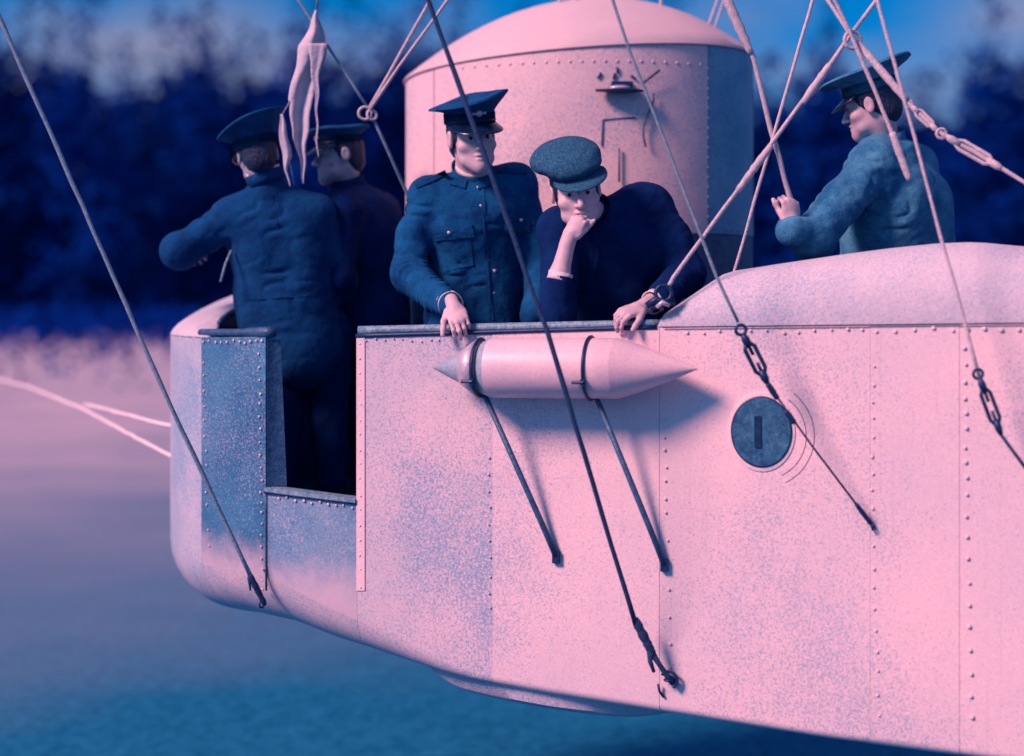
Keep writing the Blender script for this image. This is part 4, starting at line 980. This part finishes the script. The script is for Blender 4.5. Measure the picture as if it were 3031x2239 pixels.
# ------------------------------------------------------------------ rigging
def rope_obj(name, pts, r, material, label, cat, group='rigging ropes and wires of the gondola', up=0.0, sag=0.0):
    """pts: (u, v, Y); extended upwards past the frame until z = up"""
    P = [W(*p) for p in pts]
    if up:
        d = (P[0] - P[1]).normalized()
        if d.z > .05:
            far = P[0] + d * ((up - P[0].z) / d.z); P = [far] + P
    Q = []
    for i in range(len(P) - 1):
        n = max(2, int((P[i + 1] - P[i]).length / .10))
        Q += [P[i].lerp(P[i + 1], k / n) for k in range(n)]
    Q.append(P[-1]); J = [Vector((random.uniform(-1, 1), 0, random.uniform(-1, 1))) * r * .18 for _ in Q]; J[0] = J[-1] = Vector((0, 0, 0))
    o = empty(name, P[-1], label, cat, group)
    mb = MB(); mb.tube([a + b for a, b in zip(Q, J)], [r * random.uniform(.9, 1.1) for _ in Q], 8); mb.build('line', material, o); return o
def turnbuckle(parent, a, b, r, material, name='turnbuckle'):
    a, b = Vector(a), Vector(b); d = (b - a).normalized(); l = (b - a).length; s = d.cross(Vector((0, 1, 0))).normalized()
    mb = MB()
    for q in (-1, 1): mb.tube([a + d * l * .18 + s * r * .3 * q, a + d * l * .28 + s * r * q, a + d * l * .72 + s * r * q, a + d * l * .82 + s * r * .3 * q], r * .42, 7)
    mb.tube([a, a + d * l * .1, a + d * l * .26], [r * .45, r * .8, r * .8], 8); mb.tube([b - d * l * .26, b - d * l * .1, b], [r * .8, r * .8, r * .45], 8)
    mb.tube([a + d * l * .2, a + d * l * .42], r * .35, 6); mb.tube([b - d * l * .2, b - d * l * .42], r * .35, 6)
    t = mb.build(name, material, parent)
    mb = MB(); mb.ring(a - d * r * .9, Vector((0, 1, 0)), r * 1.0, r * .34, 14, 6); mb.build('eye_ring', material, t)
    return t
def sleeve(parent, a, b, r, material, name='splice'):
    a, b = Vector(a), Vector(b); n = 14; pts = [a.lerp(b, i / n) for i in range(n + 1)]
    mb = MB(); mb.tube(pts, [r * (.55 + .45 * math.sin(math.pi * min(1, .12 + .8 * i / n)) ** .5) * random.uniform(.88, 1.1) for i in range(n + 1)], 8); return mb.build(name, material, parent)
def eyebolt(parent, p, nrm, d, r=.02, material='dark_metal'):
    mb = MB(); mb.ring(Vector(p) + Vector(nrm) * .012, Vector(nrm).cross(d), r, r * .28, 16, 6); mb.lathe(Vector(p) - Vector(nrm) * .004, nrm, [(r * .7, 0), (r * .7, .006), (r * .35, .009)], 12)
    return mb.build('eye_bolt', material, parent)

YB = wallY(575)
# bow stay
o = rope_obj('rigging_wire', [(-18, 0, 6.15), (180, 450, 6.2), (368, 878, 6.25), (552, 1268, YB - .05)], .0088, 'rope_mid', 'long blue-grey stay running from upper left corner down to the bow bottom', 'rigging', up=6.2)
a = W(545, 1255, YB - .06); b = W(577, 1318, YB - .02); sleeve(o, a, b, .013, 'rope_dark'); pw, nw = wall_pt(577, 1318, .001)
mb = MB(); mb.tube([W(543, 1262, YB - .06), W(547, 1290, YB - .05)], [.007, .004], 6); mb.build('rope_tail', 'rope_dark', o); eyebolt(o, pw, nw, EZ, .014)
# main dark wire
Yw = wallY(1468)
o = rope_obj('rigging_wire', [(935, 0, 5.55), (1000, 180, 5.58), (1193, 720, 5.56), (1255, 925, 5.60), (1390, 1370, Yw - .06)], .0086, 'rope_dark', 'dark wire crossing the capped man and tank down to the lower hull ring', 'rigging', up=6.2)
a = W(1386, 1352, Yw - .062); b = W(1458, 1478, Yw - .03)
sleeve(o, a, W(1425, 1428, Yw - .045), .0165, 'rope_dark'); mb = MB(); mb.tube([W(1420, 1420, Yw - .045), W(1440, 1452, Yw - .04), b, W(1470, 1490, Yw - .02)], [.013, .009, .011, .015], 8); mb.build('rope_end', 'rope_dark', o)
mb = MB(); mb.tube([W(1418, 1410, Yw - .05), W(1420, 1445, Yw - .05), W(1428, 1468, Yw - .045)], [.012, .009, .006], 7); mb.build('rope_tail', 'rope_dark', o)
pw, nw = wall_pt(1464, 1482, .012); mb = MB(); mb.ring(pw + nw * .012, nw, .030, .0052, 22, 7, R(-60), R(150), ax=EX); mb.tube([wall_pt(1440, 1492, .02)[0], wall_pt(1442, 1508, .014)[0], wall_pt(1450, 1522, .006)[0]], .005, 7); mb.build('hull_ring', 'dark_metal', o); eyebolt(o, pw, nw, EX, .016)
# thick pale brace with splice from the rail shackle
o = rope_obj('bracing_wire', [(1898, 22, 5.82), (1700, 294, 5.84), (1538, 514, 5.86), (1470, 606, 5.87), (1458, 628, 5.87)], .0075, 'rope_pale', 'thick pale brace rising from the rail shackle to upper right', 'rigging', up=6.2)
sleeve(o, W(1812, 142, 5.83), W(1752, 226, 5.835), .014, 'rope_pale'); sleeve(o, W(1684, 318, 5.84), W(1610, 418, 5.85), .0135, 'rope_pale')
c_ = W(1449, 641, 5.86); mb = MB(); mb.ring(c_, (.1, -1, .1), .028, .0075, 20, 7, ax=(1, 0, .4)); mb.build('shackle', 'dark_metal', o)
mb = MB(); mb.box(W(1447, 664, 5.875), (1, 0, .35), (0, 1, 0), (-.35, 0, 1), .045, .016, .012); mb.tube([W(1412, 668, 5.87), W(1432, 655, 5.862), W(1452, 662, 5.86), W(1474, 662, 5.87)], [.012, .014, .014, .009], 8); mb.build('shackle_plate', 'dark_metal', o)
mb = MB(); mb.tube([W(1434, 672, 5.855), W(1446, 661, 5.85), W(1462, 668, 5.85)], [.008, .01, .007], 7); mb.build('shackle_pin', 'steel_pale', o)
# rope into the aft man's hand
o = rope_obj('control_rope', [(1585, 0, 6.0), (1645, 129, 6.0), (1683, 283, 6.02), (1700, 340, 6.03), (1727, 440, 6.06), (1732, 482, 6.07)], .0098, 'rope_pale', 'stout rope running from above the cabin roof into the aft man\'s fist', 'rope', up=6.2)
sleeve(o, W(1570, -40, 6.0), W(1640, 118, 6.0), .018, 'rope_pale')
# thin cross rope
rope_obj('rigging_wire', [(1766, 30, 6.05), (1696, 274, 6.0), (1649, 433, 6.02), (1606, 588, 6.06), (1596, 625, 6.07)], .0062, 'rope_pale', 'thin cord crossing beside the cabin\'s right edge', 'rigging', up=6.2)
# hanging toggle cord in front of the aft man's head
o = rope_obj('toggle_cord', [(1829, 15, 5.75), (1859, 77, 5.75), (1911, 201, 5.75), (1941, 274, 5.75), (1962, 330, 5.75)], .0075, 'rope_pale', 'loose cord hanging before the aft man\'s head, ending in a toggle', 'cord', up=6.2)
sleeve(o, W(1948, 290, 5.75), W(1986, 394, 5.75), .0135, 'rope_pale', 'toggle')
# brace to the right edge
Yr = 5.55
o = rope_obj('bracing_wire', [(1846, 58, 5.8), (1868, 90, 5.78), (1975, 214, 5.7), (1992, 234, 5.69), (2044, 283, 5.66), (2069, 300, 5.64), (2181, 364, 5.57), (2300, 440, 5.5), (2480, 600, 5.45)], .0075, 'rope_pale', 'pale brace with two buckles slanting down to the right edge', 'rigging', up=6.2)
sleeve(o, W(1872, 94, 5.775), W(1980, 220, 5.695), .0145, 'rope_pale'); turnbuckle(o, W(1990, 232, 5.69), W(2048, 287, 5.655), .0125, 'rope_pale'); turnbuckle(o, W(2064, 297, 5.645), W(2190, 370, 5.565), .0165, 'rope_pale')
mb = MB(); mb.ring(W(1862, 88, 5.78), (.2, -1, 0), .03, .007, 18, 6); mb.build('joining_ring', 'rope_pale', o)
# thin aft wire with turnbuckle
Yq = wallY(2236)
o = rope_obj('rigging_wire', [(1915, 0, 5.5), (1978, 230, 5.47), (2055, 520, 5.42), (2086, 627, 5.40), (2139, 826, 5.37)], .0058, 'rope_pale', 'thin wire descending past the aft man to the rightmost turnbuckle', 'rigging', up=6.2)
turnbuckle(o, W(2139, 826, 5.37), W(2186, 950, 5.36), .0155, 'dark_metal'); mb = MB(); mb.tube([W(2186, 950, 5.36), W(2236, 1018, 5.38), W(2330, 1130, wallY(2330) - .006)], .006, 7); mb.build('lower_wire', 'rope_dark', o)
pw, nw = wall_pt(2330, 1130, .001); eyebolt(o, pw, nw, EZ, .016)
# wire over the cabin to the porthole turnbuckle
o = rope_obj('rigging_wire', [(1338, 0, 5.6), (1376, 115, 5.6), (1462, 334, 5.6), (1531, 517, 5.6), (1563, 602, 5.6), (1612, 704, 5.6)], .0056, 'rope_mid', 'wire across the cabin front ending at the turnbuckle beside the porthole', 'rigging', up=6.2)
turnbuckle(o, W(1622, 730, 5.6), W(1676, 838, 5.6), .0175, 'dark_metal')
sleeve(o, W(1676, 838, 5.6), W(1698, 872, 5.6), .0105, 'dark_metal', 'link'); sleeve(o, W(1716, 898, 5.6), W(1735, 925, 5.6), .0105, 'dark_metal', 'link')
Yk = wallY(1905); mb = MB(); mb.tube([W(1676, 838, 5.6), W(1773, 974, 5.61), W(1876, 1110, Yk - .03)], .0038, 7); mb.build('lower_wire', 'rope_dark', o)
sleeve(o, W(1870, 1102, Yk - .032), W(1906, 1150, Yk - .012), .0085, 'dark_metal', 'ferrule'); pw, nw = wall_pt(1906, 1150, .001); eyebolt(o, pw, nw, EZ, .011)
# forward bridle
K = (801, 246, 6.75)
o = rope_obj('bridle_rope', [(940, 0, 6.7), (850, 160, 6.73), K], .0072, 'rope_pale', 'left leg of the pale bridle meeting at a knot above the men at left', 'rope', up=6.2)
mb = MB(); mb.ring(W(797, 248, 6.74), (.2, -1, 0), .026, .0062, 18, 6); mb.ring(W(812, 252, 6.745), (.5, -1, .2), .02, .006, 16, 6); mb.build('knot', 'rope_pale', o)
rope_obj('bridle_rope', [(978, 0, 6.66), (870, 148, 6.71), (806, 243, 6.745)], .0066, 'rope_pale', 'right leg of the pale bridle meeting at a knot above the men at left', 'rope', up=6.2)
rope_obj('rigging_wire', [(640, -18, 6.75), (746, 147, 6.75), (800, 232, 6.75)], .0058, 'rope_mid', 'thin line from behind the pennant down to the bridle knot', 'rigging', up=6.2)
rope_obj('rigging_wire', [(812, 254, 6.75), (850, 336, 6.78), (888, 420, 6.86), (970, 600, 6.92), (1199, 1100, 6.98)], .0066, 'rope_mid', 'short line hanging from the bridle knot to behind the standing capped man\'s shoulder', 'rigging')
# short stays standing on the cabin roof
for i, (u0, v0, u1, v1, r_, lb) in enumerate(((1223, 30, 1222, 0, .008, 'leftmost short pale stay on the cabin roof'), (1254, 24, 1256, 0, .010, 'second short pale stay from the left on the cabin roof'), (1338, 24, 1336, 0, .015, 'thickest upright stay on the crown of the cabin roof'),
        (1440, 42, 1444, 0, .007, 'lone thin stay right of the cabin roof crown'), (1543, 70, 1567, 0, .006, 'left of two slanting cords on the roof\'s right slope'), (1556, 76, 1578, 10, .005, 'right of two slanting cords on the roof\'s right slope'))):
    rope_obj('roof_stay', [(u1, v1, 7.45), (u0, v0, 7.45), (u0 + (u0 - u1) * .4, v0 + 14, 7.45)], r_, 'rope_pale', lb, 'stay', up=6.2)
# mooring lines at the bow
for i, (pts, lb) in enumerate((([(382, 932, 7.16), (330, 921, 7.5), (225, 893, 8.4), (185, 884, 8.75)], 'upper pale mooring line trailing left from the bow'), ([(388, 1003, 7.14), (300, 958, 7.7), (215, 912, 8.5), (180, 893, 8.8), (60, 845, 10.4), (-120, 800, 13.5), (-900, 1100, 20)], 'lower pale mooring line trailing left from the bow'))):
    rope_obj('mooring_line', pts, .0105, 'linen', lb, 'mooring line', 'mooring lines at the bow')

# ------------------------------------------------------------------ white pennant
def strip(rows, Y, amp, seed, n=7):
    """rows: (v, u_left, u_right) -> rippled cloth"""
    r = np.random.default_rng(seed); P = []; vs_ = np.linspace(rows[0][0], rows[-1][0], 40)
    for v in vs_:
        a = np.interp(v, [q[0] for q in rows], [q[1] for q in rows]); b = np.interp(v, [q[0] for q in rows], [q[2] for q in rows]); row = []
        for j in range(n + 1):
            f = j / n; row.append(W(a + (b - a) * f + 1.5 * math.sin(v * .09 + seed), v, Y + amp * math.sin(f * 7 + v * .012 + seed) * min(1, (b - a) / 30)))
        P.append(row)
    return P
fl = empty('pennant', W(672, 400, 6.72), 'limp white cloth pennant hanging in folds between the two men at left', 'pennant')
mb = MB(); mb.grid(strip([(22, 688, 692), (60, 676, 704), (100, 652, 716), (122, 650, 714), (170, 640, 692), (215, 627, 682), (228, 632, 680), (300, 638, 672), (312, 644, 670), (340, 652, 668), (402, 661, 665)], 6.72, .018, 1), lambda i, j: Vector((0, .003, 0))); mb.build('cloth', 'flag_cloth', fl)
mb = MB(); mb.grid(strip([(95, 672, 717), (150, 678, 698), (200, 686, 696), (240, 689, 694), (300, 690, 694), (345, 693, 695)], 6.705, .006, 2, 4), lambda i, j: Vector((0, .003, 0))); mb.build('cloth_fold', 'flag_cloth', fl)
mb = MB(); mb.grid(strip([(250, 611, 617), (275, 609, 624), (320, 612, 634), (345, 617, 636), (370, 622, 628), (408, 631, 634)], 6.70, .010, 3, 5), lambda i, j: Vector((0, .003, 0))); mb.build('cloth_tail', 'flag_cloth', fl)
mb = MB(); mb.tube([W(702, -60, 6.72), W(691, 20, 6.72)], .0055, 6); mb.tube([W(640, 210, 6.712), W(616, 252, 6.705)], .0035, 6); mb.tube([W(628, 335, 6.705), W(643, 405, 6.72)], .003, 6); mb.build('halyard', 'rope_mid', fl)
